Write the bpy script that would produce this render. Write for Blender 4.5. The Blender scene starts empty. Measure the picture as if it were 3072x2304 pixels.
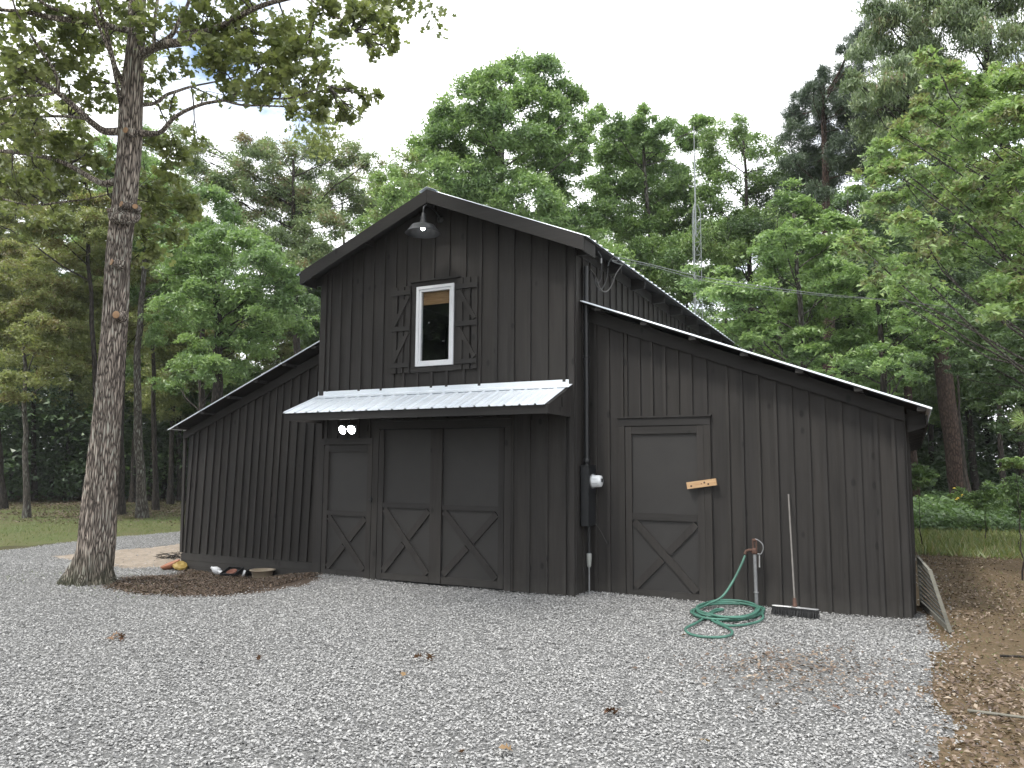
import bpy, math, random
import numpy as np
from mathutils import Vector, Matrix

R = math.radians
rng = np.random.default_rng(7)
random.seed(7)
scene = bpy.context.scene
COL = scene.collection

# ------------------------------------------------------------------ camera
FPX, IW, IH = 2352.57, 3072.0, 2304.0
YAW, PITCH, ROLL = -0.4715904, 0.1091239, 0.0068403
CAM = np.array([3.944, -9.498, 1.6])
_f = np.array([math.sin(YAW) * math.cos(PITCH), math.cos(YAW) * math.cos(PITCH), math.sin(PITCH)])
_r = np.array([math.cos(YAW), -math.sin(YAW), 0.0])
_u = np.cross(_r, _f)
CR = math.cos(ROLL) * _r + math.sin(ROLL) * _u
CU = -math.sin(ROLL) * _r + math.cos(ROLL) * _u
CF = _f
cam_d = bpy.data.cameras.new("camera")
cam = bpy.data.objects.new("camera", cam_d)
COL.objects.link(cam)
cam_d.sensor_width = 36.0
cam_d.lens = 36.0 * FPX / IW
cam_d.clip_start = 0.05
cam_d.clip_end = 2000.0
M = Matrix(((CR[0], CU[0], -CF[0], CAM[0]), (CR[1], CU[1], -CF[1], CAM[1]), (CR[2], CU[2], -CF[2], CAM[2]), (0, 0, 0, 1)))
cam.matrix_world = M
scene.camera = cam

# ------------------------------------------------------------------ light
SUN_EL, SUN_AZ = R(58), R(207)       # azimuth measured from +Y towards +X
world = bpy.data.worlds.new("World")
scene.world = world
world.use_nodes = True
wn, wl = world.node_tree.nodes, world.node_tree.links
wn.clear()
w_out = wn.new("ShaderNodeOutputWorld")
w_bg = wn.new("ShaderNodeBackground")
w_bg.inputs[1].default_value = 0.11
w_sky = wn.new("ShaderNodeTexSky")
w_sky.sky_type = 'NISHITA'
w_sky.sun_disc = False
w_sky.sun_elevation = SUN_EL
w_sky.sun_rotation = SUN_AZ
w_tc = wn.new("ShaderNodeTexCoord")
w_mp = wn.new("ShaderNodeMapping")
w_mp.inputs['Location'].default_value = (0.35, 0.1, 0.0)
w_mp.inputs['Scale'].default_value = (1, 1, 1.6)
w_n = wn.new("ShaderNodeTexNoise")
w_n.inputs['Scale'].default_value = 2.6
w_n.inputs['Detail'].default_value = 6
w_n.inputs['Roughness'].default_value = 0.62
w_ramp = wn.new("ShaderNodeValToRGB")      # where the cloud sheet is broken
w_ramp.color_ramp.elements[0].position = 0.33
w_ramp.color_ramp.elements[1].position = 0.46
w_n2 = wn.new("ShaderNodeTexNoise")
w_n2.inputs['Scale'].default_value = 1.7
w_n2.inputs['Detail'].default_value = 4
w_cr = wn.new("ShaderNodeValToRGB")        # cloud brightness
w_cr.color_ramp.elements[0].position = 0.3
w_cr.color_ramp.elements[0].color = (7.2, 7.5, 8.0, 1)
w_cr.color_ramp.elements[1].position = 0.7
w_cr.color_ramp.elements[1].color = (9.6, 9.7, 9.8, 1)
w_mix = wn.new("ShaderNodeMix")
w_mix.data_type = 'RGBA'
wl.new(w_tc.outputs['Generated'], w_mp.inputs[0])
wl.new(w_mp.outputs[0], w_n.inputs['Vector'])
wl.new(w_mp.outputs[0], w_n2.inputs['Vector'])
wl.new(w_n.outputs['Fac'], w_ramp.inputs[0])
wl.new(w_n2.outputs['Fac'], w_cr.inputs[0])
wl.new(w_ramp.outputs[0], w_mix.inputs[0])
wl.new(w_sky.outputs[0], w_mix.inputs[6])
wl.new(w_cr.outputs[0], w_mix.inputs[7])
wl.new(w_mix.outputs[2], w_bg.inputs[0])
wl.new(w_bg.outputs[0], w_out.inputs[0])

sun_d = bpy.data.lights.new("sun", 'SUN')
sun_d.energy = 1.5
sun_d.angle = R(10)
sun_d.color = (1.0, 0.96, 0.9)
sun = bpy.data.objects.new("sun", sun_d)
COL.objects.link(sun)
sdir = Vector((math.sin(SUN_AZ) * math.cos(SUN_EL), math.cos(SUN_AZ) * math.cos(SUN_EL), math.sin(SUN_EL)))
sun.rotation_euler = sdir.to_track_quat('Z', 'Y').to_euler()
sun.location = (0, 0, 40)

scene.view_settings.view_transform = 'Standard'
scene.view_settings.look = 'None'
scene.view_settings.gamma = 1
scene.view_settings.use_curve_mapping = False
scene.view_settings.exposure = 1.3
scene.cycles.max_bounces = 8
scene.cycles.diffuse_bounces = 6
scene.cycles.transmission_bounces = 5

# ------------------------------------------------------------------ survey helpers: a sight line of the photograph meets a real plane
def ray(px, py):
    return CF + (px - IW / 2) / FPX * CR - (py - IH / 2) / FPX * CU
def at_depth(px, py, d):
    return CAM + ray(px, py) * d
def on_y(px, py, Y):
    v = ray(px, py)
    return CAM + v * ((Y - CAM[1]) / v[1])
def on_z(px, py, Z=0.0):
    v = ray(px, py)
    return CAM + v * ((Z - CAM[2]) / v[2])

def ss(t):
    t = np.clip(t, 0, 1)
    return t * t * (3 - 2 * t)
def gh(x, y):
    """ground height"""
    x = np.asarray(x, float); y = np.asarray(y, float)
    h = -0.17 * ss((-4.15 - x) / 0.9) * ss((y + 1.7) / 1.7)
    h = h + 0.05 * np.exp(-(((x + 4.35) / 0.55) ** 2 + ((y + 0.55) / 0.5) ** 2))      # gravel heaped at the left door
    h = h + 0.012 * np.sin(x * 1.3 + 0.5) * np.cos(y * 1.1) + 0.006 * np.sin(x * 3.1 + y * 2.3)
    return h - 0.012
def on_ground(px, py):
    z = 0.0
    for _ in range(6):
        p = on_z(px, py, z)
        z = float(gh(p[0], p[1]))
    return p

# ------------------------------------------------------------------ object helpers
def tag(o, label=None, cat=None, group=None, kind=None):
    if label: o["label"] = label
    if cat: o["category"] = cat
    if group: o["group"] = group
    if kind: o["kind"] = kind
    return o
def empty(name, loc, label=None, cat=None, group=None, rz=0.0):
    o = bpy.data.objects.new(name, None)
    o.empty_display_size = 0.2
    o.location = loc
    o.rotation_euler = (0, 0, rz)
    COL.objects.link(o)
    return tag(o, label, cat, group)

class MB:
    def __init__(self):
        self.v = []; self.f = []; self.smooth = []
    def add(self, vs, fs, smooth=False):
        n = len(self.v)
        self.v += [tuple(map(float, p)) for p in vs]
        self.f += [tuple(i + n for i in f) for f in fs]
        self.smooth += [smooth] * len(fs)
        return self
    def box(self, x0, x1, y0, y1, z0, z1):
        x0, x1 = min(x0, x1), max(x0, x1); y0, y1 = min(y0, y1), max(y0, y1); z0, z1 = min(z0, z1), max(z0, z1)
        vs = [(x, y, z) for z in (z0, z1) for y in (y0, y1) for x in (x0, x1)]
        return self.add(vs, [(0, 2, 3, 1), (4, 5, 7, 6), (0, 1, 5, 4), (2, 6, 7, 3), (0, 4, 6, 2), (1, 3, 7, 5)])
    def prism(self, pts, axis, a0, a1):
        """pts: polygon in the two other axes; extruded along axis from a0 to a1"""
        n = len(pts)
        def mk(p, a):
            if axis == 'y': return (p[0], a, p[1])
            if axis == 'x': return (a, p[0], p[1])
            return (p[0], p[1], a)
        vs = [mk(p, a0) for p in pts] + [mk(p, a1) for p in pts]
        area = sum(pts[i][0] * pts[(i + 1) % n][1] - pts[(i + 1) % n][0] * pts[i][1] for i in range(n))
        flip = (area > 0) ^ (a1 > a0) ^ (axis == 'y')
        fs = [tuple(range(n)), tuple(range(2 * n - 1, n - 1, -1))] + [(i, i + n, (i + 1) % n + n, (i + 1) % n) for i in range(n)]
        if not flip:
            fs = [tuple(reversed(f)) for f in fs]
        return self.add(vs, fs)
    def bar(self, a, b, w, t, up=(0, 0, 1)):
        """rectangular bar from a to b, width w (in plane with up), thickness t"""
        a = Vector(a); b = Vector(b); d = (b - a).normalized(); u = Vector(up)
        s = d.cross(u).normalized(); u2 = s.cross(d).normalized()
        vs = []
        for p in (a, b):
            for su, sv in ((-1, -1), (1, -1), (1, 1), (-1, 1)):
                vs.append(p + s * (su * t / 2) + u2 * (sv * w / 2))
        return self.add(vs, [(3, 2, 1, 0), (4, 5, 6, 7), (0, 1, 5, 4), (1, 2, 6, 5), (2, 3, 7, 6), (3, 0, 4, 7)])
    def tube(self, pts, rad, n=8, smooth=True, cap=True, wob=0.0):
        pts = [Vector(p) for p in pts]
        if not hasattr(rad, '__len__'): rad = [rad] * len(pts)
        rings = []
        prev = None
        for i, p in enumerate(pts):
            d = (pts[min(i + 1, len(pts) - 1)] - pts[max(i - 1, 0)]).normalized()
            if prev is None:
                u = Vector((0, 0, 1)) if abs(d.z) < 0.9 else Vector((1, 0, 0))
            else:
                u = prev
            s = d.cross(u)
            s = s.normalized() if s.length > 1e-6 else Vector((1, 0, 0))
            u = s.cross(d).normalized(); prev = u
            ring = []
            for k in range(n):
                a = 2 * math.pi * k / n
                rr = rad[i] * (1 + (wob * math.sin(3 * a + i) if wob else 0))
                ring.append(p + (s * math.cos(a) + u * math.sin(a)) * rr)
            rings.append(ring)
        vs = [v for r_ in rings for v in r_]
        fs = []
        for i in range(len(pts) - 1):
            for k in range(n):
                k2 = (k + 1) % n
                fs.append((i * n + k, i * n + k2, (i + 1) * n + k2, (i + 1) * n + k))
        self.add(vs, fs, smooth)
        if cap:
            m = (len(pts) - 1) * n
            self.add(vs[:n], [tuple(reversed(range(n)))]); self.add(vs[m:], [tuple(range(n))])
        return self
    def lathe(self, prof, centre, n=24, axis=(0, 0, 1), smooth=True):
        """prof: list of (radius, height along axis)"""
        c = Vector(centre); ax = Vector(axis).normalized()
        u = ax.orthogonal().normalized(); w = ax.cross(u)
        vs = []
        for r_, h in prof:
            for k in range(n):
                a = 2 * math.pi * k / n
                vs.append(c + ax * h + (u * math.cos(a) + w * math.sin(a)) * r_)
        fs = []
        for i in range(len(prof) - 1):
            for k in range(n):
                k2 = (k + 1) % n
                fs.append((i * n + k, i * n + k2, (i + 1) * n + k2, (i + 1) * n + k))
        return self.add(vs, fs, smooth)
    def build(self, name, mat, parent=None, **kw):
        me = bpy.data.meshes.new(name)
        me.from_pydata(self.v, [], self.f)
        me.polygons.foreach_set('use_smooth', self.smooth)
        me.materials.append(mat)
        me.update()
        o = bpy.data.objects.new(name, me)
        COL.objects.link(o)
        if parent is not None:
            o.parent = parent
            if parent.type == 'EMPTY' or True:
                o.matrix_parent_inverse = Matrix.Identity(4)
        return tag(o, **kw)

def np_mesh(name, verts, quads, mat, attrs=None, smooth=False):
    """fast mesh from arrays: verts (n,3), quads (m,k)"""
    me = bpy.data.meshes.new(name)
    k = quads.shape[1]
    me.vertices.add(len(verts)); me.vertices.foreach_set('co', np.ascontiguousarray(verts, dtype=np.float32).ravel())
    me.loops.add(quads.size); me.loops.foreach_set('vertex_index', np.ascontiguousarray(quads, dtype=np.int32).ravel())
    me.polygons.add(len(quads)); me.polygons.foreach_set('loop_start', np.arange(0, quads.size, k, dtype=np.int32))
    me.polygons.foreach_set('loop_total', np.full(len(quads), k, dtype=np.int32))
    if smooth: me.polygons.foreach_set('use_smooth', np.ones(len(quads), dtype=bool))
    me.update(calc_edges=True)
    for an, arr in (attrs or {}).items():
        a = me.attributes.new(an, 'FLOAT', 'FACE')
        a.data.foreach_set('value', np.ascontiguousarray(arr, dtype=np.float32))
    me.materials.append(mat)
    return me
def link(name, me, parent=None, **kw):
    o = bpy.data.objects.new(name, me)
    COL.objects.link(o)
    if parent is not None: o.parent = parent
    return tag(o, **kw)

# ------------------------------------------------------------------ materials
class Mat:
    def __init__(self, name):
        self.m = bpy.data.materials.new(name); self.m.use_nodes = True
        self.n = self.m.node_tree.nodes; self.l = self.m.node_tree.links
        self.b = self.n['Principled BSDF']
    def N(self, t, **kw):
        nd = self.n.new(t)
        for k, v in kw.items():
            if k.startswith('_'): setattr(nd, k[1:], v)
            else: nd.inputs[k.replace('_', ' ')].default_value = v
        return nd
    def coords(self, scale=(1, 1, 1), kind='Object', loc=(0, 0, 0)):
        tc = self.n.new('ShaderNodeTexCoord'); mp = self.n.new('ShaderNodeMapping')
        mp.inputs['Scale'].default_value = scale; mp.inputs['Location'].default_value = loc
        self.l.new(tc.outputs[kind], mp.inputs[0]); return mp.outputs[0]
    def noise(self, vec, scale, detail=4, rough=0.55):
        nd = self.N('ShaderNodeTexNoise', Scale=scale, Detail=detail, Roughness=rough)
        self.l.new(vec, nd.inputs['Vector']); return nd.outputs['Fac']
    def ramp(self, fac, stops):
        nd = self.n.new('ShaderNodeValToRGB'); cr = nd.color_ramp
        while len(cr.elements) < len(stops): cr.elements.new(0.5)
        for e, (p, c) in zip(cr.elements, stops):
            e.position = p; e.color = (*c, 1) if len(c) == 3 else c
        self.l.new(fac, nd.inputs[0]); return nd.outputs[0]
    def mix(self, fac, a, b, mode='MIX'):
        nd = self.n.new('ShaderNodeMix'); nd.data_type = 'RGBA'; nd.blend_type = mode
        for i, s in ((0, fac), (6, a), (7, b)):
            if isinstance(s, (int, float)): nd.inputs[i].default_value = s
            elif isinstance(s, tuple): nd.inputs[i].default_value = (*s, 1)
            else: self.l.new(s, nd.inputs[i])
        return nd.outputs[2]
    def math(self, op, a, b=0.0):
        nd = self.n.new('ShaderNodeMath'); nd.operation = op
        for i, s in ((0, a), (1, b)):
            if isinstance(s, (int, float)): nd.inputs[i].default_value = s
            else: self.l.new(s, nd.inputs[i])
        return nd.outputs[0]
    def bump(self, h, strength=0.4, dist=0.01):
        nd = self.N('ShaderNodeBump', Strength=strength, Distance=dist)
        self.l.new(h, nd.inputs['Height']); self.l.new(nd.outputs[0], self.b.inputs['Normal'])
    def col(self, c):
        if isinstance(c, tuple): self.b.inputs['Base Color'].default_value = (*c, 1)
        else: self.l.new(c, self.b.inputs['Base Color'])
        return self
    def rough(self, r_): 
        if isinstance(r_, (int, float)): self.b.inputs['Roughness'].default_value = r_
        else: self.l.new(r_, self.b.inputs['Roughness'])
        return self

def simple(name, c, rough=0.6, metal=0.0, var=0.15, vs=12.0, bump=0.0):
    m = Mat(name); v = m.coords()
    f = m.noise(v, vs, 5)
    m.col(m.ramp(f, [(0.3, tuple(x * (1 - var) for x in c)), (0.7, tuple(min(1, x * (1 + var)) for x in c))])).rough(rough)
    m.b.inputs['Metallic'].default_value = metal
    if bump: m.bump(f, bump, 0.004)
    return m.m

def paint_wood(name, base, grain_axis='z', weather=0.25):
    m = Mat(name)
    sc = {'z': (40, 40, 1.6), 'x': (1.6, 40, 40)}[grain_axis]
    oi = m.n.new('ShaderNodeObjectInfo')
    tc = m.n.new('ShaderNodeTexCoord')
    off = m.n.new('ShaderNodeVectorMath'); off.operation = 'SCALE'
    comb = m.n.new('ShaderNodeCombineXYZ')
    for i in range(3): m.l.new(oi.outputs['Random'], comb.inputs[i])
    m.l.new(comb.outputs[0], off.inputs[0]); off.inputs['Scale'].default_value = 37.0
    add = m.n.new('ShaderNodeVectorMath'); add.operation = 'ADD'
    m.l.new(tc.outputs['Object'], add.inputs[0]); m.l.new(off.outputs[0], add.inputs[1])
    mp = m.n.new('ShaderNodeMapping'); mp.inputs['Scale'].default_value = sc
    m.l.new(add.outputs[0], mp.inputs[0])
    g = m.noise(mp.outputs[0], 1.0, 6, 0.65)
    mp2 = m.n.new('ShaderNodeMapping'); mp2.inputs['Scale'].default_value = tuple(s * 0.16 + 0.5 for s in sc)
    m.l.new(add.outputs[0], mp2.inputs[0])
    g2 = m.noise(mp2.outputs[0], 1.0, 4, 0.6)
    # knots
    vo = m.N('ShaderNodeTexVoronoi', Scale=1.0, Randomness=1.0)
    mp3 = m.n.new('ShaderNodeMapping'); mp3.inputs['Scale'].default_value = (4.2, 4.2, 2.4)
    m.l.new(add.outputs[0], mp3.inputs[0]); m.l.new(mp3.outputs[0], vo.inputs['Vector'])
    knot = m.ramp(vo.outputs['Distance'], [(0.08, (1, 1, 1)), (0.14, (0, 0, 0))])
    c0 = tuple(x * (1 - weather) for x in base); c1 = tuple(x * (1 + weather) for x in base)
    c = m.ramp(g2, [(0.3, c0), (0.72, c1)])
    c = m.mix(m.math('MULTIPLY', m.ramp(g, [(0.35, (0, 0, 0)), (0.75, (1, 1, 1))]), 0.5), c, tuple(x * 1.7 for x in base))
    c = m.mix(knot, c, tuple(x * 0.4 for x in base))
    rnd = m.ramp(oi.outputs['Random'], [(0, (0.93, 0.935, 0.95)), (1, (1.07, 1.06, 1.04))])
    c = m.mix(1.0, c, rnd, 'MULTIPLY')
    # dust kicked up by rain along the foot of the walls
    sep = m.n.new('ShaderNodeSeparateXYZ'); m.l.new(tc.outputs['Object'], sep.inputs[0])
    kz = m.math('SUBTRACT', m.math('MULTIPLY', m.noise(tc.outputs['Object'], 7.0, 4), 0.5), m.math('MULTIPLY', sep.outputs[2], 1.0))
    c = m.mix(m.math('MULTIPLY', m.ramp(kz, [(0.0, (0, 0, 0)), (0.35, (1, 1, 1))]), 0.22), c, (0.10, 0.095, 0.085))
    m.col(c).rough(0.72)
    m.b.inputs['Specular IOR Level'].default_value = 0.3
    h = m.mix(0.5, g, g2)
    m.bump(h, 0.5, 0.004)
    return m.m

def leaf_mat(name, dark, mid, light, extra=None, transl=0.35, rough=0.42, k=1.0):
    m = Mat(name)
    dark, mid, light = (tuple(x * k for x in c) for c in (dark, mid, light))
    at = m.n.new('ShaderNodeAttribute'); at.attribute_name = 'tint'; at.attribute_type = 'GEOMETRY'
    stops = [(0.0, dark), (0.5, mid), (0.93, light)]
    if extra: stops = [(0.0, dark), (0.45, mid), (0.78, light), (0.9, extra)]
    c = m.ramp(at.outputs['Fac'], stops)
    m.col(c).rough(rough)
    m.b.inputs['Specular IOR Level'].default_value = 0.6
    tr = m.n.new('ShaderNodeBsdfTranslucent')
    yc = m.mix(1.0, c, (1.15, 1.25, 0.75), 'MULTIPLY')
    m.l.new(yc, tr.inputs[0])
    mx = m.n.new('ShaderNodeMixShader'); mx.inputs[0].default_value = transl
    m.l.new(m.b.outputs[0], mx.inputs[1]); m.l.new(tr.outputs[0], mx.inputs[2])
    m.l.new(mx.outputs[0], m.n['Material Output'].inputs[0])
    return m.m

def bark_mat(name, dark, light, vs=22.0, zs=0.18, lichen=None, bump=0.9, dist=0.02, moss=None):
    m = Mat(name)
    v = m.coords((1, 1, zs))
    warp = m.noise(m.coords((1, 1, 0.6)), 3.0, 3)
    vo = m.N('ShaderNodeTexVoronoi', Scale=vs, _feature='DISTANCE_TO_EDGE')
    nv = m.n.new('ShaderNodeTexNoise'); nv.inputs['Scale'].default_value = 9.0; nv.inputs['Detail'].default_value = 3
    m.l.new(v, nv.inputs['Vector'])
    mixv = m.n.new('ShaderNodeMix'); mixv.data_type = 'VECTOR'; mixv.inputs[0].default_value = 0.10
    m.l.new(v, mixv.inputs[4]); m.l.new(nv.outputs['Color'], mixv.inputs[5])
    m.l.new(mixv.outputs[1], vo.inputs['Vector'])
    edge = m.ramp(vo.outputs['Distance'], [(0.02, (0, 0, 0)), (0.28, (1, 1, 1))])
    fine = m.noise(v, vs * 2.5, 5, 0.7)
    h = m.mix(0.35, edge, fine)
    c = m.ramp(h, [(0.15, dark), (0.8, light)])
    if lichen:
        ln = m.ramp(m.math('MULTIPLY', m.noise(m.coords((1, 1, 0.6)), 2.2, 6, 0.7), edge), [(0.40, (0, 0, 0)), (0.55, (1, 1, 1))])
        c = m.mix(m.math('MULTIPLY', ln, 0.75), c, lichen)
    if moss:
        tc = m.n.new('ShaderNodeTexCoord'); sp = m.n.new('ShaderNodeSeparateXYZ'); m.l.new(tc.outputs['Object'], sp.inputs[0])
        k = m.math('ADD', sp.outputs[2], m.math('MULTIPLY', m.noise(m.coords(), 4.0, 4), 0.7))
        mk = m.ramp(k, [(0.35, (1, 1, 1)), (0.8, (0, 0, 0))])
        c = m.mix(m.math('MULTIPLY', mk, 0.8), c, m.ramp(h, [(0.2, tuple(x * 0.5 for x in moss)), (0.9, moss)]))
    m.col(c).rough(0.9)
    m.b.inputs['Specular IOR Level'].default_value = 0.2
    m.bump(h, bump, dist)
    return m.m

PAINT = paint_wood('dark_painted_boards', (0.0235, 0.0213, 0.0197), weather=0.36)
PAINTX = paint_wood('dark_painted_trim', (0.0205, 0.019, 0.018), 'x')
PANEL = simple('dark_painted_panel', (0.0205, 0.0188, 0.0176), 0.6, var=0.12, vs=5, bump=0.15)
DARKMETAL = simple('dark_painted_metal', (0.013, 0.014, 0.0155), 0.45, var=0.1)
BACKING = simple('dark_backing', (0.02, 0.02, 0.02), 0.9)
def metal_roof():
    m = Mat('galvalume_roof'); v = m.coords((1, 1, 1))
    f = m.noise(v, 3.0, 6)
    m.col(m.ramp(f, [(0.3, (0.70, 0.75, 0.80)), (0.7, (0.80, 0.84, 0.88))])).rough(m.ramp(m.noise(v, 30, 4), [(0.3, (0.34,) * 3), (0.7, (0.5,) * 3)]))
    m.b.inputs['Metallic'].default_value = 0.2
    return m.m
ROOF = metal_roof()
WHITE = simple('white_vinyl', (0.62, 0.63, 0.65), 0.35, var=0.03)
def glass():
    m = Mat('window_glass')
    m.col((1.0, 1.0, 1.0)).rough(0.0)
    m.b.inputs['Transmission Weight'].default_value = 1.0
    m.b.inputs['IOR'].default_value = 1.5
    return m.m
GLASS = glass()
BLIND = Mat('woven_blind'); _v = BLIND.coords((2, 2, 60)); _f2 = BLIND.noise(_v, 2.0, 3)
BLIND.col(BLIND.ramp(_f2, [(0.35, (0.22, 0.12, 0.05)), (0.65, (0.40, 0.26, 0.13))])).rough(0.8); BLIND = BLIND.m
def emit(name, c, s):
    m = Mat(name); m.col((0.8, 0.8, 0.8))
    m.b.inputs['Emission Color'].default_value = (*c, 1); m.b.inputs['Emission Strength'].default_value = s
    return m.m
BULB = emit('lit_bulb', (1, 0.97, 0.92), 25)
LED = emit('lit_floodlight', (1, 0.98, 0.95), 60)
STEEL = simple('galvanised_steel', (0.26, 0.265, 0.27), 0.5, 0.6, var=0.15, vs=25)
RUST = simple('rusty_iron', (0.085, 0.045, 0.032), 0.8, 0.2, var=0.4, vs=40, bump=0.3)
HOSE = simple('green_hose_rubber', (0.05, 0.14, 0.105), 0.55, var=0.3, vs=6)
BLACK = simple('black_bristle', (0.012, 0.012, 0.013), 0.7, var=0.3, vs=60)
CHROME = simple('bright_steel', (0.7, 0.7, 0.7), 0.3, 0.8, var=0.05)
PINE = Mat('bare_pine_wood'); _v = PINE.coords((3, 40, 40)); _f2 = PINE.noise(_v, 1.5, 4)
PINE.col(PINE.ramp(_f2, [(0.3, (0.36, 0.21, 0.10)), (0.7, (0.50, 0.34, 0.19))])).rough(0.6); PINE = PINE.m
GREYWOOD = paint_wood('weathered_grey_wood', (0.15, 0.145, 0.12), 'x', 0.4)
CABLE = simple('grey_cable', (0.07, 0.067, 0.063), 0.6)
CABLEB = simple('black_cable', (0.03, 0.03, 0.03), 0.5)

# ------------------------------------------------------------------ GROUND
def poly_px(pts, s=3072 / 2212.0):
    return [tuple(on_ground(x * s, y * s)[:2]) for x, y in pts]
def inside(poly, x, y):
    c = np.zeros(x.shape, bool); n = len(poly)
    for i in range(n):
        x1, y1 = poly[i]; x2, y2 = poly[(i + 1) % n]
        cond = ((y1 > y) != (y2 > y))
        xi = (x2 - x1) * (y - y1) / ((y2 - y1) if y2 != y1 else 1e-9) + x1
        c ^= cond & (x < xi)
    return c
def wob(x, y, a=0.12, s=1.0):
    return a * (np.sin(x * 2.3 * s + 1.1) * np.cos(y * 1.9 * s) + 0.6 * np.sin(x * 5.1 * s + y * 4.3 * s) + 0.4 * np.sin(x * 11.3 * s - y * 9.7 * s))

LAWN_EDGE = poly_px([(-700, 1262), (-300, 1228), (0, 1190), (80, 1180), (240, 1161), (390, 1149)])
# gravel: everything in front of and left of the barn up to the lawn edge
GRAVEL = [(-30, -14), (4.0, -14), (4.0, -5.2), (3.97, -4.4), (4.02, -3.6), (3.95, -2.7), (4.05, -1.9), (4.12, -1.1), (4.0, -0.45), (3.95, 0.5),
          (3.9, 0.9), (-7.4, 0.9), (-7.6, 9.0), (-12.6, 9.4)] + LAWN_EDGE[::-1] + [(-30, -6)]
MULCH = poly_px([(225, 1272), (300, 1284), (420, 1290), (500, 1288), (600, 1276), (665, 1262), (700, 1250), (650, 1236), (400, 1226), (390, 1240), (320, 1247), (262, 1250)])
SAND = poly_px([(100, 1203), (200, 1193), (300, 1185), (400, 1174), (470, 1170), (470, 1200), (392, 1217), (330, 1227), (262, 1229), (200, 1210), (150, 1210)])
def region(x, y):
    """0 forest floor, 1 gravel, 2 mulch, 3 sand, 4 lawn, 5 dirt (right), 6 weeds (right)"""
    xx = x + wob(x, y, 0.07); yy = y + wob(y, x, 0.07)
    r_ = np.zeros(x.shape, int)
    # dirt on the right of the gravel, weeds further back
    r_[(xx > -7.6) & (yy > -14)] = 5
    r_[(xx > 1) & (yy > 8.6)] = 6
    r_[(xx > -12) & (yy > 24)] = 0
    ex = np.array([p[0] for p in LAWN_EDGE]); ey = np.array([p[1] for p in LAWN_EDGE])
    le = np.interp(xx, ex, ey)
    lawn = (xx < -7.6) & (yy > le) & (xx > -60) & ((yy - 0.62 * (-xx - 12)) < 24.0)
    r_[lawn] = 4
    r_[inside(GRAVEL, xx, yy)] = 1
    r_[inside(SAND, xx, yy)] = 3
    x2 = x + wob(x, y, 0.03, 2); y2 = y + wob(y, x, 0.03, 2)
    r_[inside(MULCH, x2, y2)] = 2
    return r_

def ground_mat(name, c0, c1, c2, sc=3.0, fs=60.0, bump=0.5):
    m = Mat(name); v = m.coords()
    a = m.noise(v, sc, 6, 0.6); b = m.noise(v, fs, 4, 0.7)
    c = m.mix(m.ramp(b, [(0.35, (0, 0, 0)), (0.65, (1, 1, 1))]), m.ramp(a, [(0.3, c0), (0.7, c1)]), c2)
    m.col(c).rough(0.95); m.bump(b, bump, 0.02)
    m.b.inputs['Specular IOR Level'].default_value = 0.1
    return m.m
GM = {
    0: ('forest_floor', ground_mat('forest_floor_mat', (0.06, 0.05, 0.03), (0.10, 0.075, 0.045), (0.05, 0.06, 0.025))),
    1: ('gravel_drive', ground_mat('gravel_bed_mat', (0.20, 0.20, 0.195), (0.26, 0.26, 0.25), (0.10, 0.10, 0.10), 1.2, 60.0, 0.8)),
    2: ('mulch_bed', ground_mat('mulch_mat', (0.085, 0.062, 0.047), (0.12, 0.09, 0.07), (0.05, 0.04, 0.032), 5.0, 45.0, 1.0)),
    3: ('sand_patch', ground_mat('sand_mat', (0.24, 0.20, 0.155), (0.36, 0.31, 0.26), (0.20, 0.165, 0.13), 1.6, 9.0, 0.5)),
    4: ('lawn', ground_mat('lawn_mat', (0.125, 0.098, 0.055), (0.075, 0.105, 0.034), (0.085, 0.10, 0.042), 0.45, 25.0, 0.6)),
    5: ('dirt_yard', ground_mat('dirt_mat', (0.10, 0.070, 0.045), (0.175, 0.120, 0.078), (0.085, 0.068, 0.038), 1.6, 24.0, 0.8)),
    6: ('weedy_ground', ground_mat('weedy_mat', (0.09, 0.13, 0.04), (0.20, 0.15, 0.08), (0.10, 0.14, 0.04), 0.7, 20.0, 0.8)),
}
def grid_axis(lo, hi, fine_lo, fine_hi, fine, coarse):
    a = list(np.arange(lo, fine_lo, coarse)) + list(np.arange(fine_lo, fine_hi, fine)) + list(np.arange(fine_hi, hi + coarse, coarse))
    return np.unique(np.round(np.array(a), 4))
gx = grid_axis(-80, 60, -16, 9, 0.1, 1.0)
gy = grid_axis(-30, 110, -8, 12, 0.1, 1.0)
GX, GY = np.meshgrid(gx, gy, indexing='ij')
GZ = gh(GX, GY)
GZ = GZ + rng.normal(0, 0.004, GZ.shape)
nx, ny = GX.shape
cxm = (GX[:-1, :-1] + GX[1:, 1:]) / 2; cym = (GY[:-1, :-1] + GY[1:, 1:]) / 2
REG = region(cxm, cym)
idx = np.arange(nx * ny).reshape(nx, ny)
quads_all = np.stack([idx[:-1, :-1], idx[1:, :-1], idx[1:, 1:], idx[:-1, 1:]], -1)
P = np.stack([GX.ravel(), GY.ravel(), GZ.ravel()], 1)
for k, (nm, mt) in GM.items():
    q = quads_all[REG == k]
    used, inv = np.unique(q.ravel(), return_inverse=True)
    me = np_mesh(nm, P[used], inv.reshape(-1, 4), mt, smooth=True)
    link(nm, me, kind='structure')
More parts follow.
